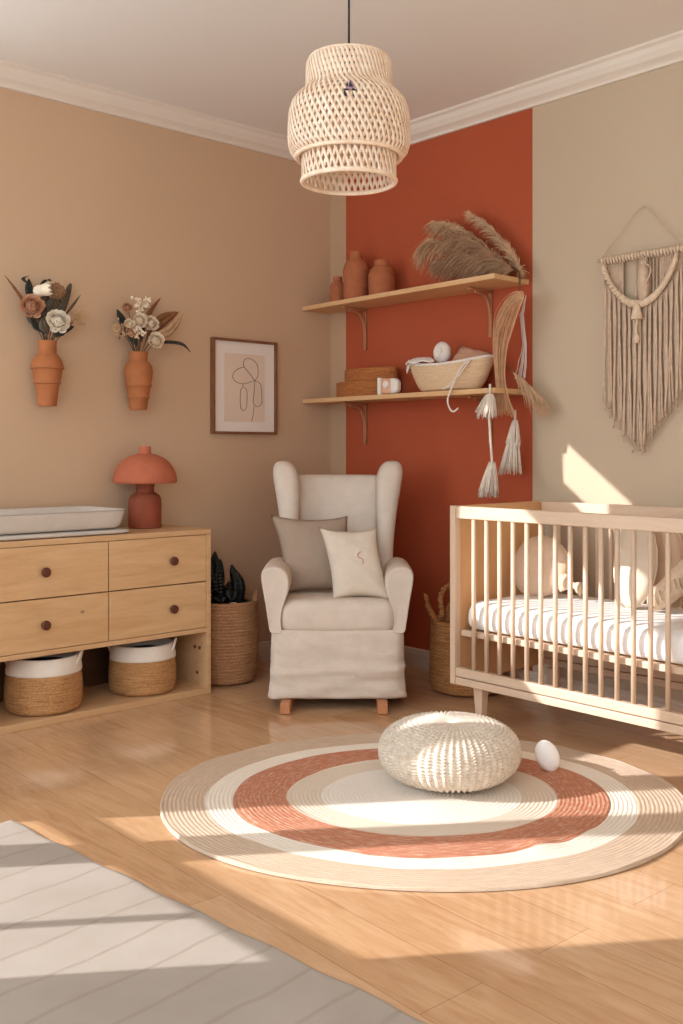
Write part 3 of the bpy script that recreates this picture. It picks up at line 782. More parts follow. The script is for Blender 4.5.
# ------------------------------------------------------------------ macrame wall hanging
def macrame():
    Uc = 2.03; zt = 1.985
    t = thing('macrame_wall_hanging', 'tan macrame wall hanging with long fringe on the beige wall', 'wall hanging', W(Uc, .03, zt))
    b = MB(); b.tube([(-.215, 0, 0), (.235, 0, 0)], .008, 10); b.build('rod', CRIBW, t)
    b = MB(); b.tube(bez([(-.2, 0, .008), (-.1, .004, .11), (0, .012, .205), (.1, .004, .11), (.2, 0, .008)], 6), .0022, 5); b.build('hanging_cord', MACR, t)
    rnd = random.Random(4); b = MB(); n = 46
    for i in range(n):
        f = i / (n - 1); x = -.178 + .368 * f
        # crescent height at x
        zc = -.07 - .15 * (1 - (abs(x) / .19) ** 2) if abs(x) < .19 else -.07
        z0 = zc
        zb = -.60 - .24 * (1 - abs(x + .0) / .19) ** .9 + rnd.uniform(-.02, .02)
        if x > .0: zb += .03 * rnd.random()
        P = [(x + .006 * math.sin(s * 5 + i) * s + rnd.uniform(-.002, .002), -.004 - .008 * math.sin(i * 2.1) * (1 if s > .05 else .3) + rnd.uniform(-.001, .001), z0 + (zb - z0) * s) for s in [k / 10 for k in range(11)]]
        b.tube(P, .0048, 6)
        P2 = [(x + .004, .006, -.01), (x + .004, .006, z0 - .02)]
        if abs(x) > .09 or i % 2 == 0 and x > -.04: b.tube(P2, .0042, 5)
        e = Vector(P[-1])
        for q in range(4): b.tube([e, e + Vector((rnd.uniform(-.008, .008), rnd.uniform(-.006, .004), -.018 - rnd.random() * .012))], .0014, 3)
    b.build('fringe', MACR, t)
    b = MB()
    for k in range(3):
        P = []
        for j in range(121):
            s = j / 120; x = -.175 + .35 * s; z = -.03 - .185 * (1 - (abs(x) / .175) ** 2) ** .8
            ph = j * .55 + k * 2 * PI / 3
            P.append((x + .008 * math.cos(ph) * .3, -.018 - .008 * math.cos(ph), z + .011 * math.sin(ph)))
        b.tube(P, .008, 6)
    b.build('braided_crescent', MACR_L, t)
    b = MB()
    for j in range(26):
        x = -.19 + .38 * j / 25
        b.tube([(x, 0, .011), (x, -.011, .003), (x, -.006, -.012), (x, .004, -.02)], .0055, 6)
    b.build('knots', MACR_L, t)
    b = MB()
    b.lathe([(.006, -.215), (.012, -.222), (.015, -.232), (.02, -.25), (.026, -.275), (.027, -.282), (.01, -.282)], 18, c=(0, -.034, 0), rf=lambda a, s: 1 + .06 * math.sin(a * 9))
    b.tube(bez([(0, -.03, -.28), (-.006, -.03, -.32), (-.004, -.03, -.36)], 5), .006, 6); b.ball((-.004, -.03, -.365), (.014, .012, .02), 10, 8)
    b.build('tassel', MACR_L, t)
    b = MB()
    b.lathe([(.018, 0), (.024, -.05), (.026, -.1), (.02, -.15)], 16, c=(.02, -.012, -.05), rf=lambda a, s: 1 + .08 * math.sin(a * 7))
    for k in range(8):
        a = 2 * PI * k / 8; b.tube([(.02, -.014, -.05), (.02 + .02 * math.cos(a), -.016, -.03 + .018 * math.sin(a))], .004, 5)
    b.tube(bez([(.03, -.03, -.04), (.062, -.03, -.07), (.058, -.03, -.1), (.04, -.03, -.13)], 6), .004, 5)
    b.build('knotted_bud', MACR, t)
macrame()

# ------------------------------------------------------------------ pendant lamp
def pendant():
    c = W(1.967, 1.676, 0)
    t = thing('pendant_lamp', 'woven rattan pendant lamp in stacked tiers hanging on a black cord', 'pendant lamp', c + Vector((0, 0, H)))
    dz = -H
    MB().tube([(0, 0, -.0), (0, 0, 2.44 + dz)], .0035, 8).build('cord', BLACK, t)
    MB().lathe([(.045, dz + H), (.045, dz + H - .012), (.03, dz + H - .03), (.004, dz + H - .034)], 24).build('ceiling_rose', BLACK, t)
    def prof_at(prof, s):
        # arc-length param
        L = [0]
        for a, b_ in zip(prof[:-1], prof[1:]): L.append(L[-1] + math.hypot(b_[0] - a[0], b_[1] - a[1]))
        x = s * L[-1]
        for i in range(len(prof) - 1):
            if x <= L[i + 1] + 1e-9:
                g = (x - L[i]) / max(1e-9, L[i + 1] - L[i]); return (prof[i][0] * (1 - g) + prof[i + 1][0] * g, prof[i][1] * (1 - g) + prof[i + 1][1] * g)
        return prof[-1]
    def weave(name, prof, n, turns, w=.0042, th=.0014, hoops=0, steps=44, rims=((0, .006), (1, .006))):
        b = MB()
        for sg in (1, -1):
            for k in range(n):
                rings = []
                for i in range(steps + 1):
                    s = i / steps; r, z = prof_at(prof, s); a = 2 * PI * k / n + sg * turns * 2 * PI * s
                    off = .0013 * sg
                    r2, z2 = prof_at(prof, min(1, s + .01)); r1, z1 = prof_at(prof, max(0, s - .01))
                    tz = Vector((r2 - r1, z2 - z1)).normalized(); nr = Vector((-tz.y, tz.x)) # outward-ish in (r,z)
                    rad = Vector((math.cos(a), math.sin(a), 0)); tan = Vector((-math.sin(a), math.cos(a), 0))
                    P = rad * r + Vector((0, 0, z + dz)); nv = rad * nr.x + Vector((0, 0, nr.y)); sv = rad * tz.x + Vector((0, 0, tz.y))
                    ds = 1.0 / steps
                    Ltot = .4
                    dirv = (sv * 1 + tan * sg * turns * 2 * PI * r / Ltot).normalized(); wv = dirv.cross(nv).normalized()
                    P = P + nv * off
                    rings.append([P + wv * w + nv * th, P - wv * w + nv * th, P - wv * w - nv * th, P + wv * w - nv * th])
                b.loft(rings)
        for (s, rr) in rims:
            r, z = prof_at(prof, s); b.tube([(r * math.cos(a), r * math.sin(a), z + dz) for a in [2 * PI * k / 72 for k in range(72)]], rr, 8, close=True)
        for k in range(hoops):
            s = (k + .5) / hoops; r, z = prof_at(prof, s)
            b.tube([(r * math.cos(a), r * math.sin(a), z + dz) for a in [2 * PI * k / 72 for k in range(72)]], .0013, 4, close=True)
        return b.build(name, RATTAN, t, smooth=True)
    outer = [(.126, 2.402), (.135, 2.392), (.137, 2.37), (.137, 2.325), (.139, 2.310), (.148, 2.298), (.166, 2.284), (.183, 2.262), (.192, 2.232), (.195, 2.19), (.1955, 2.15), (.194, 2.13), (.188, 2.108), (.175, 2.094), (.169, 2.092)]
    weave('outer_shade', outer, 60, .14, .0047, .0012, 0, 60, ((0, .006), (1, .008)))
    inner = [(.149, 2.165), (.15, 2.15), (.1505, 2.1), (.1505, 2.05), (.150, 2.013)]
    weave('inner_shade', inner, 46, .06, .0046, .0012, 0, 24, ((0, .005), (1, .008)))
    b = MB()
    for k in range(3):
        a = 2 * PI * k / 3 + .3; MB().tube([(.018 * math.cos(a), .018 * math.sin(a), 2.365 + dz), (.138 * math.cos(a), .138 * math.sin(a), 2.33 + dz)], .002, 5).build('spoke', BLACK, t)
        MB().tube([(.149 * math.cos(a), .149 * math.sin(a), 2.16 + dz), (.196 * math.cos(a), .196 * math.sin(a), 2.17 + dz)], .002, 5).build('spoke', BLACK, t)
    b.lathe([(.02, 2.44 + dz), (.022, 2.43 + dz), (.022, 2.37 + dz), (.018, 2.36 + dz)], 20); b.build('socket', BLACK, t)
    b = MB(); b.lathe([(.012, 2.36 + dz), (.014, 2.34 + dz), (.03, 2.30 + dz), (.03, 2.28 + dz), (.018, 2.262 + dz), (.004, 2.258 + dz)], 24); b.build('bulb', PLAIN_W, t)
    # small dark mark on the shade, facing the room
    d = Vector((.738, -.674, 0)).normalized(); s = Vector((.674, .738, 0)).normalized()
    def P(x, z): # metres across, height
        r, zz = prof_at(outer, .5); rr = .187
        return d * (math.sqrt(rr * rr - x * x) + .006) + s * x + Vector((0, 0, z + dz))
    b = MB(); ox = -.0
    for pl in ([(-.010, 0), (-.004, .0), (-.006, .017)], [(-.001, -.002), (.012, -.002), (.001, .017)], [(-.017, -.03), (-.008, -.03), (-.002, -.008), (-.016, -.008)], [(.006, -.008), (.015, -.006), (.022, -.016), (.018, -.03), (.011, -.03)], [(-.003, -.028), (.003, -.028), (0, -.018)]):
        n = len(pl); vs = [P(x, z + 2.252) for x, z in pl]; vs2 = [v - d * .004 for v in vs]
        b.faces(vs + vs2, [tuple(range(n)), tuple(range(2 * n - 1, n - 1, -1))] + [(i, (i + 1) % n, n + (i + 1) % n, n + i) for i in range(n)])
    b.build('mark', DARKTAG, t, smooth=False)
    b = MB(); pl = [(-.014, -.009), (.012, -.009), (.018, -.003), (.012, .004), (.008, .017), (.003, .019), (-.008, .0)]
    n = len(pl); vs = [P(x, z + 2.252) - d * .0022 for x, z in pl]; vs2 = [v - d * .003 for v in vs]
    b.faces(vs + vs2, [tuple(range(n)), tuple(range(2 * n - 1, n - 1, -1))] + [(i, (i + 1) % n, n + (i + 1) % n, n + i) for i in range(n)])
    b.build('mark_backing', PURPTAG, t, smooth=False)
pendant()

# ------------------------------------------------------------------ armchair
RZ = math.atan2(.738, .674)
Fv = Vector((-.7385, .6743, 0)); Rv = Vector((.6743, .7385, 0)); CAM = W(4.351, 3.885, 1.15)
def camxy(X, Y, z=0):  # X right, Y depth from the camera -> world
    p = CAM + Fv * Y + Rv * X; return Vector((p.x, p.y, z))
def armchair():
    t = thing('rocking_armchair', 'cream linen wingback rocking armchair in the corner', 'armchair', camxy(-.018, 4.8), RZ)
    # local: x right, y away from the camera
    def lay(name, fn_ring, zs, mat=CHAIR, sub=1, parent=t):
        b = MB(); b.loft([fn_ring(z) for z in zs]); return b.build(name, mat, parent, sub=sub)
    # back: outer shell
    b = MB(); R = []
    for z, w, y, th in ((.30, .40, .15, .12), (.45, .40, .17, .13), (.7, .41, .21, .13), (.9, .415, .255, .115), (.985, .415, .272, .10), (1.012, .41, .28, .07), (1.02, .39, .285, .03)):
        R.append(rrect(0, y + .03, w, th, z, .035))
    for r in R[3:]:
        for p in r: p.z += .010 * (abs(p.x) / .2) ** 2 - .006
    b.loft(R); b.build('backrest', CHAIR, t, sub=1)
    # wings
    for sx in (-1, 1):
        b = MB(); R = []
        for z, xi, xo, yf, yb in ((.42, .2, .258, .02, .27), (.55, .198, .262, .02, .28), (.68, .195, .268, .03, .29), (.8, .191, .281, .06, .31), (.9, .188, .298, .09, .33), (.98, .188, .314, .11, .34), (1.03, .196, .322, .12, .34), (1.065, .212, .32, .135, .335), (1.085, .232, .308, .155, .32), (1.093, .255, .29, .18, .30)):
            R.append(rrect(sx * (xi + xo) / 2, (yf + yb) / 2, xo - xi, yb - yf, z, min(.045, (xo - xi) * .45)))
        b.loft(R); b.build('wing', CHAIR, t, sub=1)
        # arms: section in x-z lofted front to back
        b = MB(); R = []
        out = [(.240, .336), (.292, .336), (.302, .345), (.304, .37), (.310, .4), (.322, .48), (.336, .55), (.341, .59), (.336, .612), (.320, .63), (.285, .637), (.252, .63), (.226, .612), (.213, .585), (.210, .55), (.218, .51), (.233, .47), (.248, .43), (.250, .38), (.244, .35)]
        for y, s, dzz in ((-.345, .70, 0), (-.352, .88, 0), (-.345, .97, 0), (-.325, 1, 0), (-.1, 1, 0), (.05, .97, .0), (.18, .92, 0)):
            cx, cz = .275, .48
            R.append([Vector((sx * (cx + (x - cx) * s), y, (cz + (z - cz) * (s if s > .95 else (s * .5 + .5)) if z > cz else z) + dzz)) for x, z in out])
        b.loft(R); b.build('armrest', CHAIR, t, sub=1)
    # seat cushion
    b = MB(); R = []
    for z, g in ((.340, -.03), (.345, -.008), (.36, 0), (.44, .0), (.462, -.008), (.474, -.03), (.48, -.07)):
        R.append([Vector((p.x, p.y, z + (.006 if g < -.02 and z > .4 else 0))) for p in rrect(0, -.10, (.516 + 2 * g), .51 + 2 * g, z, .05)])
    b.loft(R); b.build('seat_cushion', CHAIR, t, sub=1)
    # slipcover skirt: closed tube round the base with wrinkles
    rnd = random.Random(3); b = MB()
    n = 200; rows = 26
    def skirt(u, v):
        ring = rrect(0, 0, 1, 1, 0, .08, 5)
        a = v * len(ring); k = int(a) % len(ring); g = a - int(a); p = ring[k] * (1 - g) + ring[(k + 1) % len(ring)] * g
        z = .352 - u * .302
        wx = .602 + .010 * u - .014 * math.sin(PI * u) - .02 * (1 - u) ** 6; wy = .690 - .0 * u - .02 * (1 - u) ** 6
        x = p.x * wx; y = p.y * wy - .010
        w = .022 * noise.noise(Vector((x * 5 + 3, y * 6, z * 20))) + .012 * noise.noise(Vector((x * 13, y * 14, z * 34 + x * 20))) + .005 * u * math.sin(x * 40 + y * 35)
        w += .012 * math.exp(-((z - (.12 + .25 * x)) / .012) ** 2) * smoothstep(-.1, .1, x) + .010 * math.exp(-((z - (.17 + .05 * x)) / .010) ** 2)
        nx, ny = (p.x, p.y); m = max(abs(nx), abs(ny)) * 2
        d = Vector((nx, ny, 0)).normalized()
        return Vector((x, y, z)) + d * w * (.15 + .85 * u) * (.35 if abs(p.x) > .495 else 1)
    b.grid(skirt, rows, n, True); b.build('slipcover_skirt', CHAIR, t, solid=.003)
    # underside frame board
    MB().box((0, 0, .30), (.54, .56, .08)).build('seat_frame', CHAIR, t, bevel=.01)
    # rockers
    for sx, xo in ((-1, 0), (1, 0)):
        b = MB(); pts = []
        for k in range(21):
            s = k / 20; y = -.435 + .83 * s; z = .0235 + (.002 if s < .5 else .02) * ((s - .5) * 2) ** 2
            pts.append(Vector((sx * .197 - (.03 if sx < 0 else -.0) * (1 - s) + (.0), y, z)))
        R = []
        for p in pts: R.append([p + Vector((-.022, 0, -.023)), p + Vector((.022, 0, -.023)), p + Vector((.022, 0, .023)), p + Vector((-.022, 0, .023))])
        b.loft(R); b.build('rocker', ROCK, t, smooth=False, bevel=.003)
        MB().box((sx * .197, .05, .16), (.035, .035, .23)).build('leg', ROCK, t, bevel=.003)
armchair()
# pillows on the chair (local frame of the chair re-used through camxy)
def pillow(label, X, Y, z, w, h, th, roll, lean, mat, emb=False, yaw=0, sh=.22):
    b = pillow_mesh(MB(), w, h, th, 26, sh=sh)
    t = b.build('throw_pillow', mat, None, camxy(X, Y, z)); t.rotation_mode = 'XYZ'
    M = Matrix.Rotation(RZ + yaw, 3, 'Z') @ Matrix.Rotation(lean, 3, 'X') @ Matrix.Rotation(roll, 3, 'Y')
    t.rotation_euler = M.to_euler()
    tag(t, label, 'pillow')
    if emb:
        b = MB(); y = -th / 2 - .001
        def e(x, z): 
            xx = x / (w / 2); zz = z / (h / 2)
            q = max(0, 1 - abs(xx) ** 2.6) ** .55 * max(0, 1 - abs(zz) ** 2.6) ** .55
            return Vector((x, -th / 2 * q - .002, z))
        b.tube([e(*p) for p in [(.018, .035), (.01, .03), (.012, .02), (.024, .016), (.034, .01), (.036, -.005), (.032, -.012)]], .0016, 5)
        b.tube([e(*p) for p in [(.01, .03), (.016, .042), (.026, .044)]], .0018, 5)
        b.build('embroidery', EMB, t)
pillow('taupe square pillow leaning on the back of the cream armchair', -.118, 4.73, .658, .35, .355, .13, math.radians(1), math.radians(-16), PIL_T)
pillow('smaller ivory pillow with tiny red embroidery on the cream armchair', .062, 4.575, .632, .255, .32, .10, math.radians(1), math.radians(-17), PIL_W, True)

# ------------------------------------------------------------------ baskets
def coil_profile(pts, rows, amp):
    L = [0]
    for a, b_ in zip(pts[:-1], pts[1:]): L.append(L[-1] + math.hypot(b_[0] - a[0], b_[1] - a[1]))
    def at(x):
        for i in range(len(pts) - 1):
            if x <= L[i + 1] + 1e-9:
                g = (x - L[i]) / (L[i + 1] - L[i]); return (pts[i][0] * (1 - g) + pts[i + 1][0] * g, pts[i][1] * (1 - g) + pts[i + 1][1] * g)
        return pts[-1]
    out = []
    for k in range(rows):
        for q in range(4):
            r, z = at(L[-1] * (k + q / 4) / rows); out.append((r + amp * math.sin(PI * q / 4 + .2), z))
    out.append(at(L[-1])); return out
def floor_basket(name, label, loc, prof, rows, mat, amp=.004, rot=0, handles=None, hr=.0075):
    t = thing(name, label, 'basket', loc, rot)
    p = coil_profile(prof, rows, amp); r1, z1 = prof[-1]
    p = [(prof[0][0] * .8, 0)] + p + [(r1 - .006, z1 + .004), (r1 - .014, z1 - .002), (r1 - .02, z1 - .08), (r1 - .03, .05), (.02, .03)]
    MB().lathe(p, 72, rf=lambda a, s: 1 + .006 * math.sin(3 * a + s * 4)).build('woven_body', mat, t)
    for H_ in (handles or []):
        b = MB(); P = bez(H_, 12)
        for k in range(2):
            Q = []
            for i, q in enumerate(P):
                ph = i * .7 + k * PI
                Q.append(q + Vector((.006 * math.cos(ph), .0, .006 * math.sin(ph))))
            b.tube(Q, hr, 6)
        b.build('handle', mat, t)
    return t
# plant basket between the dresser and the chair
PB = W(.245, .925, 0)
floor_basket('plant_basket', 'tall brown rope basket holding a dark plant beside the dresser', PB, [(.13, .002), (.15, .012), (.158, .05), (.162, .2), (.163, .36), (.165, .40)], 26, JUTE_D, .004, RZ, [[(.15, -.04, .39), (.155, -.02, .425), (.155, .02, .43), (.15, .05, .39)]])
t = thing('potted_plant', 'dark leafy plant in a black pot inside the tall brown basket', 'plant', PB + Vector((0, 0, .05)), RZ)
MB().lathe([(.09, 0), (.1, .01), (.125, .33), (.13, .34), (.12, .34), (.115, .31), (.01, .3)], 40).build('pot', SOIL, t)
b = MB()
for P, w, s in (([(.06, -.01, .3), (.075, -.03, .37), (.07, -.05, .45), (.035, -.05, .53)], .034, (.9, .2, .3)), ([(.05, -.02, .3), (.06, -.03, .4), (.045, -.03, .49), (.04, -.03, .53)], .02, (1, 0, .1)),
                ([(-.02, -.04, .3), (-.03, -.06, .45), (-.045, -.07, .55), (-.04, -.08, .44)], .04, (1, .1, .1)), ([(0, 0, .31), (-.02, -.09, .37), (.0, -.13, .355)], .04, (1, 0, 0)), ([(0, 0, .3), (.04, -.07, .4), (.05, -.12, .36)], .035, (1, .2, 0)),
                ([(0, 0, .3), (-.06, -.06, .4), (-.1, -.1, .36)], .04, (.8, -.6, 0)), ([(0, 0, .3), (.03, .05, .42), (.06, .1, .45)], .04, (1, -.5, 0)), ([(0, 0, .3), (-.07, .03, .42), (-.11, .05, .45)], .04, (0, 1, 0)),
                ([(-.035, -.03, .3), (-.045, -.05, .5), (-.04, -.06, .6)], .028, (1, 0, 0))):
    leafblade(b, bez(P, 8), w, s, .25)
b.build('leaves', LEAF, t, solid=.0015)
b = MB(); b.ball((.055, -.10, .325), (.035, .02, .028), 16, 10); b.build('dried_bract', CUSH, t)
# basket behind the crib end
RB = W(1.20, .20, 0)
floor_basket('seagrass_basket', 'seagrass floor basket with loose rope handles beside the crib', RB, [(.13, .002), (.16, .012), (.172, .04), (.172, .2), (.168, .34)], 24, SEAG, .005, RZ,
             [[(-.15, -.06, .33), (-.17, -.07, .37), (-.195, -.08, .42), (-.205, -.08, .465)], [(-.155, -.03, .33), (-.125, -.05, .37), (-.13, -.05, .45), (-.10, -.05, .505), (-.06, -.05, .48), (-.02, -.05, .41), (.02, -.05, .35)]], hr=.0095)
b = MB()
b.grid(lambda u, v: Vector((-.10 + .14 * v, -.02 + .02 * math.sin(v * 6), .325 + u * (.12 * math.sin(PI * (v * .8 + .15)) ** .7))), 6, 14)
o = b.build('woven_flap', SEAG, bpy.data.objects['seagrass_basket'], solid=.006)

def small_basket(label, U, V, r, h):
    t = thing('storage_basket', label, 'basket', W(U, V, .0301), RZ)
    k = h / .25
    pts = [(r * .86, .002), (r * .95, .012), (r * 1.0, .05), (r * 1.0, .1), (r * .965, .182 * k)]
    p = coil_profile(pts, 17, .0028)
    r1 = r * .965
    MB().lathe([(r * .7, 0)] + p + [(r1 - .012, .182 * k), (r1 - .02, .05), (.02, .02)], 64).build('woven_body', JUTE, t)
    MB().lathe([(r1 - .004, .172 * k), (r1 + .004, .175 * k), (r1 + .004, .185 * k), (r1 + .001, .205 * k), (r1 - .006, h - .008), (r1 - .010, h), (r1 - .016, h - .002), (r1 - .014, .187 * k)], 64, cap=(False, False), rf=lambda a, s: 1 + .012 * math.sin(5 * a + 2 * s) * math.sin(PI * s)).build('cotton_band', COTTON, t)
    for sx in (-1, 1):
        b = MB(); b.tube(bez([(sx * (r1 - .012), -.035, h - .05), (sx * (r1 + .004), -.03, h - .01), (sx * (r1 + .006), -.01, h + .012), (sx * (r1 + .004), .02, h + .010), (sx * (r1 - .012), .035, h - .04)], 8), .006, 6, flat=.6); b.build('handle', COTTON, t)
    b = MB(); b.lathe([(r1 * .88, .0), (r1 * .84, .01), (r1 * .5, .016), (.005, .018)], 30, c=(0, 0, h * .78), rf=lambda a, s: 1 + .05 * math.sin(5 * a)); b.build('inner_darkness', DARKIN, t)  # dark disc painted as the darkness inside the basket
small_basket('jute basket with white rim under the dresser, at the left', .262, 1.895, .162, .236)
small_basket('jute basket with white rim under the dresser, at the right', .262, 1.405, .153, .224)

# ------------------------------------------------------------------ crib
def crib():
    U0, U1, V0, V1, zb, zt = 1.522, 2.86, .06, .68, .165, .912
    t = thing('crib', 'pale beech slatted baby crib on tapered legs in front of beige wall', 'crib', W(U0, V1, 0))
    L = U1 - U0; D = V1 - V0
    def bx(name, mat, x0, x1, y0, y1, z0, z1, bev=.003):
        return MB().box(((x0 + x1) / 2, (y0 + y1) / 2, (z0 + z1) / 2), (x1 - x0, y1 - y0, z1 - z0)).build(name, mat, t, bevel=bev)
    for x0 in (0, L - .03):
        bx('end_panel', CRIBP, x0, x0 + .028, .0, D, zb, zt, .003)
    # pale edging strip on the front of each end panel
    for x0 in (0, L - .03): bx('post', CRIBV, x0, x0 + .0285, -.004, .03, zb, zt + .001, .002)
    for (y0, y1) in ((.0, .028), (D - .028, D)):
        bx('top_rail', CRIBW, .0285, L - .03, y0, y1, zt - .052, zt, .004)
        bx('bottom_rail', CRIBW, .0285, L - .03, y0, y1, .199, .236, .003)
        bx('base_rail', CRIBW, .0285, L - .03, y0 - .001 if y0 == 0 else y0, y1, zb, .1955, .003)
    n = 18
    for yc in (.014, D - .014):
        for i in range(n):
            x = 1.638 + .0677 * i - U0
            if x > L - .06: continue
            MB().tube([(x, yc, .235), (x, yc, zt - .051)], .0095, 10).build('slat', CRIBV, t)
    # mattress support frame
    for (y0, y1) in ((.032, .06), (D - .06, D - .032)): bx('support_rail', CRIBW, .03, L - .032, y0, y1, .365, .39, .002)
    b = MB()
    for i in range(12): x = .06 + i * (L - .12) / 11; b.box((x, D / 2, .372), (.05, D - .13, .01))
    b.build('support_slat', CRIBW, t, bevel=.001)
    # legs
    for x in (.12, L - .12):
        for y in (.055, D - .06):
            b = MB(); b.loft([[Vector((x + sx * w, y + sy * w, z)) for sx, sy in ((-1, -1), (1, -1), (1, 1), (-1, 1))] for z, w in ((0, .0145), (zb + .002, .024))])
            b.build('leg', CRIBV, t, bevel=.003)
    # mattress (rests loose in the crib)
    M_ = thing('crib_mattress', 'white sheeted mattress lying inside the crib', 'mattress', W(U0, V1, .3905))
    b = MB(); R = []
    for z, g in ((0, -.03), (.008, -.008), (.03, 0), (.07, .0), (.105, -.008), (.118, -.03), (.124, -.07), (.126, -.15)):
        P = rrect(L / 2, D / 2, L - .075 + 2 * g, D - .075 + 2 * g, z, .05, 6); R.append(P)
    b.loft(R); b.build('fitted_sheet', SHEET, M_, sub=1)
    # puffed piping scallops along the front edge
    b = MB()
    return t
crib()
ZM = .5165
# round cushion with knotted tail
def whale(label, U, V, w, h, mat, tail=True, lean=-.25):
    t = thing('round_cushion', label, 'cushion', W(U, V, ZM))
    M = Matrix.Rotation(lean, 4, 'X')
    b = MB()
    for sgn in (1, -1):
        def fn(u, v):
            a = 2 * PI * v; r = u
            x = w / 2 * r * math.cos(a) * (1 + .10 * math.cos(a)); z = h / 2 * r * math.sin(a)
            e = math.sqrt(max(0, 1 - r * r)) 
            return M @ Vector((x, sgn * .045 * e + .002 * math.sin(a * 14) * r * (1 - r), z + h / 2))
        b.grid(fn, 14, 48, True)
    bmesh.ops.remove_doubles(b.bm, verts=b.bm.verts[:], dist=.0005)
    b.build('cushion_body', mat, t)
    b = MB(); b.tube([M @ Vector((w / 2 * math.cos(a) * (1 + .10 * math.cos(a)), 0, h / 2 * math.sin(a) + h / 2)) for a in [2 * PI * k / 60 for k in range(60)]], .003, 6, close=True); b.build('piping', mat, t)
    if tail:
        b = MB(); R = []
        for s, r in ((0, .05), (.3, .03), (.55, .014), (.65, .012), (.8, .022), (1, .03)):
            R.append([M @ Vector((w * .45 + .1 * s, r * .5 * math.cos(a), h * .33 - .03 * s + r * math.sin(a) * (1 + .1 * math.sin(3 * a)))) for a in [2 * PI * k / 16 for k in range(16)]])
        b.loft(R); b.build('knotted_end', CUSH, t)
whale('peach-beige round cushion with knotted end at the left in the crib', 1.70, .345, .295, .262, CUSH)
whale('pale oval cushion standing in the middle of the crib', 2.165, .34, .19, .37, CUSH_O, False, -.15)
# second pale disc behind, and crocheted plush
t = whale('darker beige round cushion behind the pale oval cushion in the crib', 2.245, .22, .15, .33, CUSH, False, -.1)
t = thing('crochet_plush', 'beige crocheted plush with raised tail lying at the right in the crib', 'toy', W(2.33, .34, ZM))
b = MB(); R = []
for k in range(15):
    s = k / 14; x = -.08 + .34 * s; r = .055 * math.sin(PI * min(1, .12 + s * .8)) ** .6 + .005
    z = .055 + (.13 * smoothstep(.0, .6, s))
    R.append([Vector((x, r * .9 * math.cos(a), max(.002, z - .01 + r * 1.15 * math.sin(a)))) for a in [2 * PI * j / 20 for j in range(20)]])
b.loft(R); b.build('plush_body', MACR_L, t, sub=1)
b = MB()
for k in range(9): b.tube([Vector((-.04 + k * .02, .06 * math.cos(a), .06 + .05 * math.sin(a) + .09 * smoothstep(0, .6, (k + 1) / 12))) for a in [PI * j / 10 - PI * .0 + PI for j in range(11)]], .004, 5)
b.build('crochet_ribs', MACR_L, t)

# ------------------------------------------------------------------ round braided rug
def round_rug():
    C = (2.067, 1.441); ax = .862; bx_ = .722  # long axis in (U,V) plane
    m = N('braided_rug')
    sp = m.n('ShaderNodeSeparateXYZ'); m.l(m.co, sp.inputs[0])
    x = m.math('DIVIDE', sp.outputs[0], ax); y = m.math('DIVIDE', sp.outputs[1], bx_)
    wob = m.math('MULTIPLY', m.math('SUBTRACT', m.noise(2.2, detail=1), .5), .05)
    r = m.math('SQRT', m.math('ADD', m.math('MULTIPLY', x, x), m.math('MULTIPLY', y, y))); rw = m.math('ADD', r, wob)
    P_, Q_, R_, S_2 = rgb(200, 174, 150), rgb(236, 224, 208), rgb(188, 122, 94), rgb(222, 204, 184)
    base = m.ramp(rw, [(0, rgb(236, 226, 214)), (.38, S_2), (.515, R_), (.715, Q_), (.82, P_)], 'CONSTANT')
    strand = m.math('SINE', m.math('MULTIPLY', r, 2 * PI * 62))
    # braid flecks: noise stretched along the ring
    ang = m.math('ARCTAN2', y, x); cb = m.n('ShaderNodeCombineXYZ'); m.l(m.math('MULTIPLY', ang, 9), cb.inputs[0]); m.l(m.math('MULTIPLY', r, 70), cb.inputs[1])
    nz = m.noise(1.5, cb.outputs[0], 3)
    col = m.mix(m.math('MULTIPLY', m.ramp(nz, [(.45, (0, 0, 0, 1)), (.75, (1, 1, 1, 1))]), .5), base, rgb(232, 206, 178))
    col = m.mix(m.math('MULTIPLY', m.ramp(strand, [(0, (1, 1, 1, 1)), (.25, (0, 0, 0, 1))]), .12), col, rgb(120, 84, 58))
    m.color(col); m.rough(.95); m.b.inputs['Specular IOR Level'].default_value = .1; m.bump(m.noise(220, detail=2), .5, .003)
    b = MB(); nr = 62 * 4; ns = 200; bm = b.bm
    rows = []
    for i in range(nr + 1):
        f = i / nr; row = []
        for j in range(ns):
            a = 2 * PI * j / ns
            rad = f * (1 + .006 * math.sin(5 * a + 1) * f)
            z = .009 + .001 * math.sin(2 * PI * 62 * f - PI / 2)
            # the raised, slightly rucked edge of the terracotta band (towards the camera's right)
            z += .004 * smoothstep(.49, .52, f) * (1 - smoothstep(.69, .72, f))
            aa = (a + 1.05 + PI) % (2 * PI) - PI
            z += .012 * math.exp(-(aa / .10) ** 2) * math.exp(-((f - .70) / .05) ** 2) + .007 * math.exp(-((aa - .3) / .12) ** 2) * math.exp(-((f - .70) / .05) ** 2)
            z += .004 * smoothstep(.97, 1, f) * math.sin(9 * a) ** 2
            if i == nr: z = .0015
            row.append(bm.verts.new((ax * rad * math.cos(a), bx_ * rad * math.sin(a), z)))
        rows.append(row)
    for i in range(nr):
        for j in range(ns):
            k = (j + 1) % ns
            try: bm.faces.new((rows[i][j], rows[i + 1][j], rows[i + 1][k], rows[i][k]))
            except ValueError: pass
    o = b.build('round_rug', m.m, None, W(C[0], C[1], .0005), rotz=RZ)
    tag(o, 'round braided rug with terracotta, cream and beige rings on the wooden floor', 'rug')
round_rug()

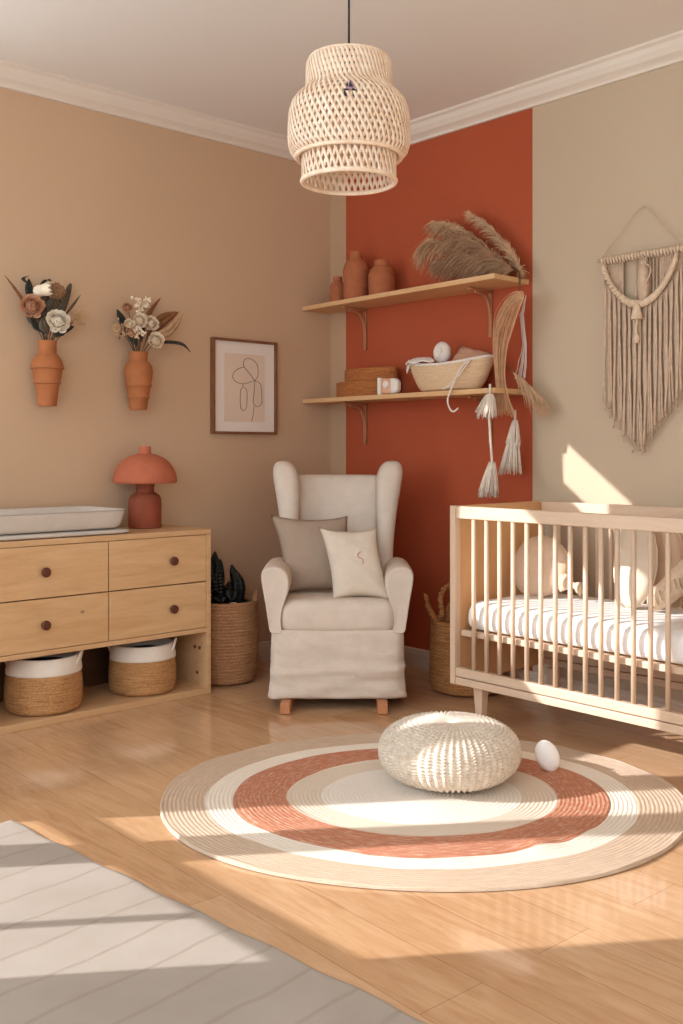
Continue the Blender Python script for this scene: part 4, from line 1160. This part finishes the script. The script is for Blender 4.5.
# ------------------------------------------------------------------ pale rug, lower left
def pale_rug():
    m = N('pale_quilted_rug'); n1 = m.noise(3, detail=3)
    v = m.map((1, 1, 1)); w = m.n('ShaderNodeTexWave'); w.bands_direction = 'X'; w.inputs['Scale'].default_value = 2.4; w.inputs['Distortion'].default_value = 1.2; w.inputs['Detail'].default_value = 2; w.inputs['Detail Scale'].default_value = 1.5
    m.l(v, w.inputs['Vector'])
    seam = m.ramp(w.outputs['Fac'], [(0, (1, 1, 1, 1)), (.035, (0, 0, 0, 1))])
    fine = m.noise(260, detail=2)
    col = m.ramp(n1, [(.3, rgb(160, 146, 133)), (.7, rgb(170, 156, 144))])
    col = m.mix(m.math('MULTIPLY', seam, .28), col, rgb(132, 112, 94)); m.color(col); m.rough(.95); m.b.inputs['Specular IOR Level'].default_value = .1
    m.bump(m.math('SUBTRACT', m.math('MULTIPLY', fine, .3), seam), .3, .003)
    b = MB(); Lx, Ly = 2.35, 1.65
    def fn(u, v):
        x = u * Lx; y = -v * Ly; e = min(u * Lx, (1 - u) * Lx, v * Ly, (1 - v) * Ly)
        return Vector((x + .004 * math.sin(v * 37), y + .004 * math.sin(u * 53), .0005 + .009 * smoothstep(0, .012, e) + .001 * noise.noise(Vector((x * 5, y * 5, 0)))))
    b.grid(fn, 240, 160)
    o = b.build('pale_rug', m.m, None, W(1.36, 2.535, .0005), rotz=math.radians(4.9))
    # keep inside the room
    tag(o, 'pale greige flat rug with fine seams in the lower left foreground', 'rug')
pale_rug()

# ------------------------------------------------------------------ knitted pouf
def pouf():
    b = MB(); K = 58; ns = K * 7; nr = 210; bm = b.bm; R0 = .237; H0 = .205
    rows = []
    for i in range(nr + 1):
        s = i / nr; ph = -PI / 2 + PI * s
        cr = max(0, math.cos(ph)) ** .72; sz = math.copysign(abs(math.sin(ph)) ** .9, math.sin(ph))
        row = []
        for j in range(ns):
            a = 2 * PI * j / ns
            u = math.cos(a * K / 2) ** 2; stitch = math.sin(s * 230 + (PI / 2 if (j // 7) % 2 else 0)) 
            fade = min(1, cr * 1.35) ** 1.6
            d = (.0058 * u + .0030 * stitch * (.3 + u)) * fade
            tw = a + .35 * (1 - cr) ** 2
            dimp = .012 * math.exp(-(cr / .10) ** 2) if s > .5 else 0
            x = (R0 * cr + d * cr ** .5) * math.cos(tw); y = (R0 * cr + d * cr ** .5) * math.sin(tw)
            z = H0 / 2 + (H0 / 2 * sz + d * math.sin(ph)) - dimp
            x *= 1 + .015 * math.sin(2 * tw)
            row.append(bm.verts.new((x, y, max(.0, z - .004))))
        rows.append(row)
    for i in range(nr):
        for j in range(ns):
            k = (j + 1) % ns
            try: bm.faces.new((rows[i][j], rows[i + 1][j], rows[i + 1][k], rows[i][k]))
            except ValueError: pass
    bmesh.ops.remove_doubles(bm, verts=[v for r in (rows[0], rows[-1]) for v in r], dist=.0005)
    o = b.build('knitted_pouf', KNIT, None, W(2.038, 1.270, .017), rotz=.6)
    tag(o, 'round cream chunky-knit pouf sitting on the round braided rug', 'pouf')
pouf()
# white felt oval on the rug
b = MB(); b.ball((0, 0, .054), (.041, .028, .058), 32, 18, Matrix.Rotation(math.radians(-24), 3, 'Y'))
o = b.build('white_pebble_toy', PEBBLE, None, W(2.21, .945, .0125), rotz=RZ)
tag(o, 'small smooth white oval object on the round rug just right of the pouf', 'toy')

# ------------------------------------------------------------------ light
sun = bpy.data.lights.new('sun', 'SUN'); sun.energy = 9.5; sun.angle = math.radians(.4); sun.color = (.95, .97, 1.0)
so = bpy.data.objects.new('sun', sun); COL.objects.link(so)
so.rotation_euler = Vector((.573, .819, -.45)).to_track_quat('-Z', 'Y').to_euler(); so.location = (-4, -8, 4)
w = bpy.data.worlds.new('world'); sc.world = w; w.use_nodes = True
bg = w.node_tree.nodes['Background']; bg.inputs[0].default_value = (.80, .95, 1.07, 1); bg.inputs[1].default_value = 6.8
def portal(p, target, sx, sy):
    l = bpy.data.lights.new('portal', 'AREA'); l.shape = 'RECTANGLE'; l.size = sx; l.size_y = sy; l.cycles.is_portal = True
    o = bpy.data.objects.new('portal', l); COL.objects.link(o); o.location = p
    o.rotation_euler = (Vector(target)).to_track_quat('-Z', 'Z' if abs(target[2]) < .5 else 'Y').to_euler()
portal(W(.67, S_ + .12, 1.4), (0, 1, 0), 1.22, 2.3)
portal(W(3.65, S_ + .12, 1.725), (0, 1, 0), 2.6, 1.75)
portal(W(-.09, 3.615, 2.085), (1, 0, 0), 1.37, .73)
portal(W(-.09, 2.59, 2.378), (1, 0, 0), .58, .235)

# ------------------------------------------------------------------ camera
cam = bpy.data.cameras.new('camera'); co = bpy.data.objects.new('camera', cam); COL.objects.link(co)
cam.sensor_fit = 'VERTICAL'; cam.sensor_height = 24; cam.lens = 1008.4 / 1024 * 24; cam.shift_y = (449.3 - 512) / 1024
cam.clip_start = .05
co.location = CAM
co.rotation_euler = (PI / 2, 0, math.atan2(.7385, .6743))
sc.camera = co
sc.view_settings.view_transform = 'Standard'; sc.view_settings.look = 'None'; sc.view_settings.exposure = -0.47; sc.view_settings.gamma = 1
sc.view_settings.use_curve_mapping = False
sc.cycles.max_bounces = 10; sc.cycles.diffuse_bounces = 6; sc.cycles.sample_clamp_indirect = 6
sc.cycles.use_denoising = True
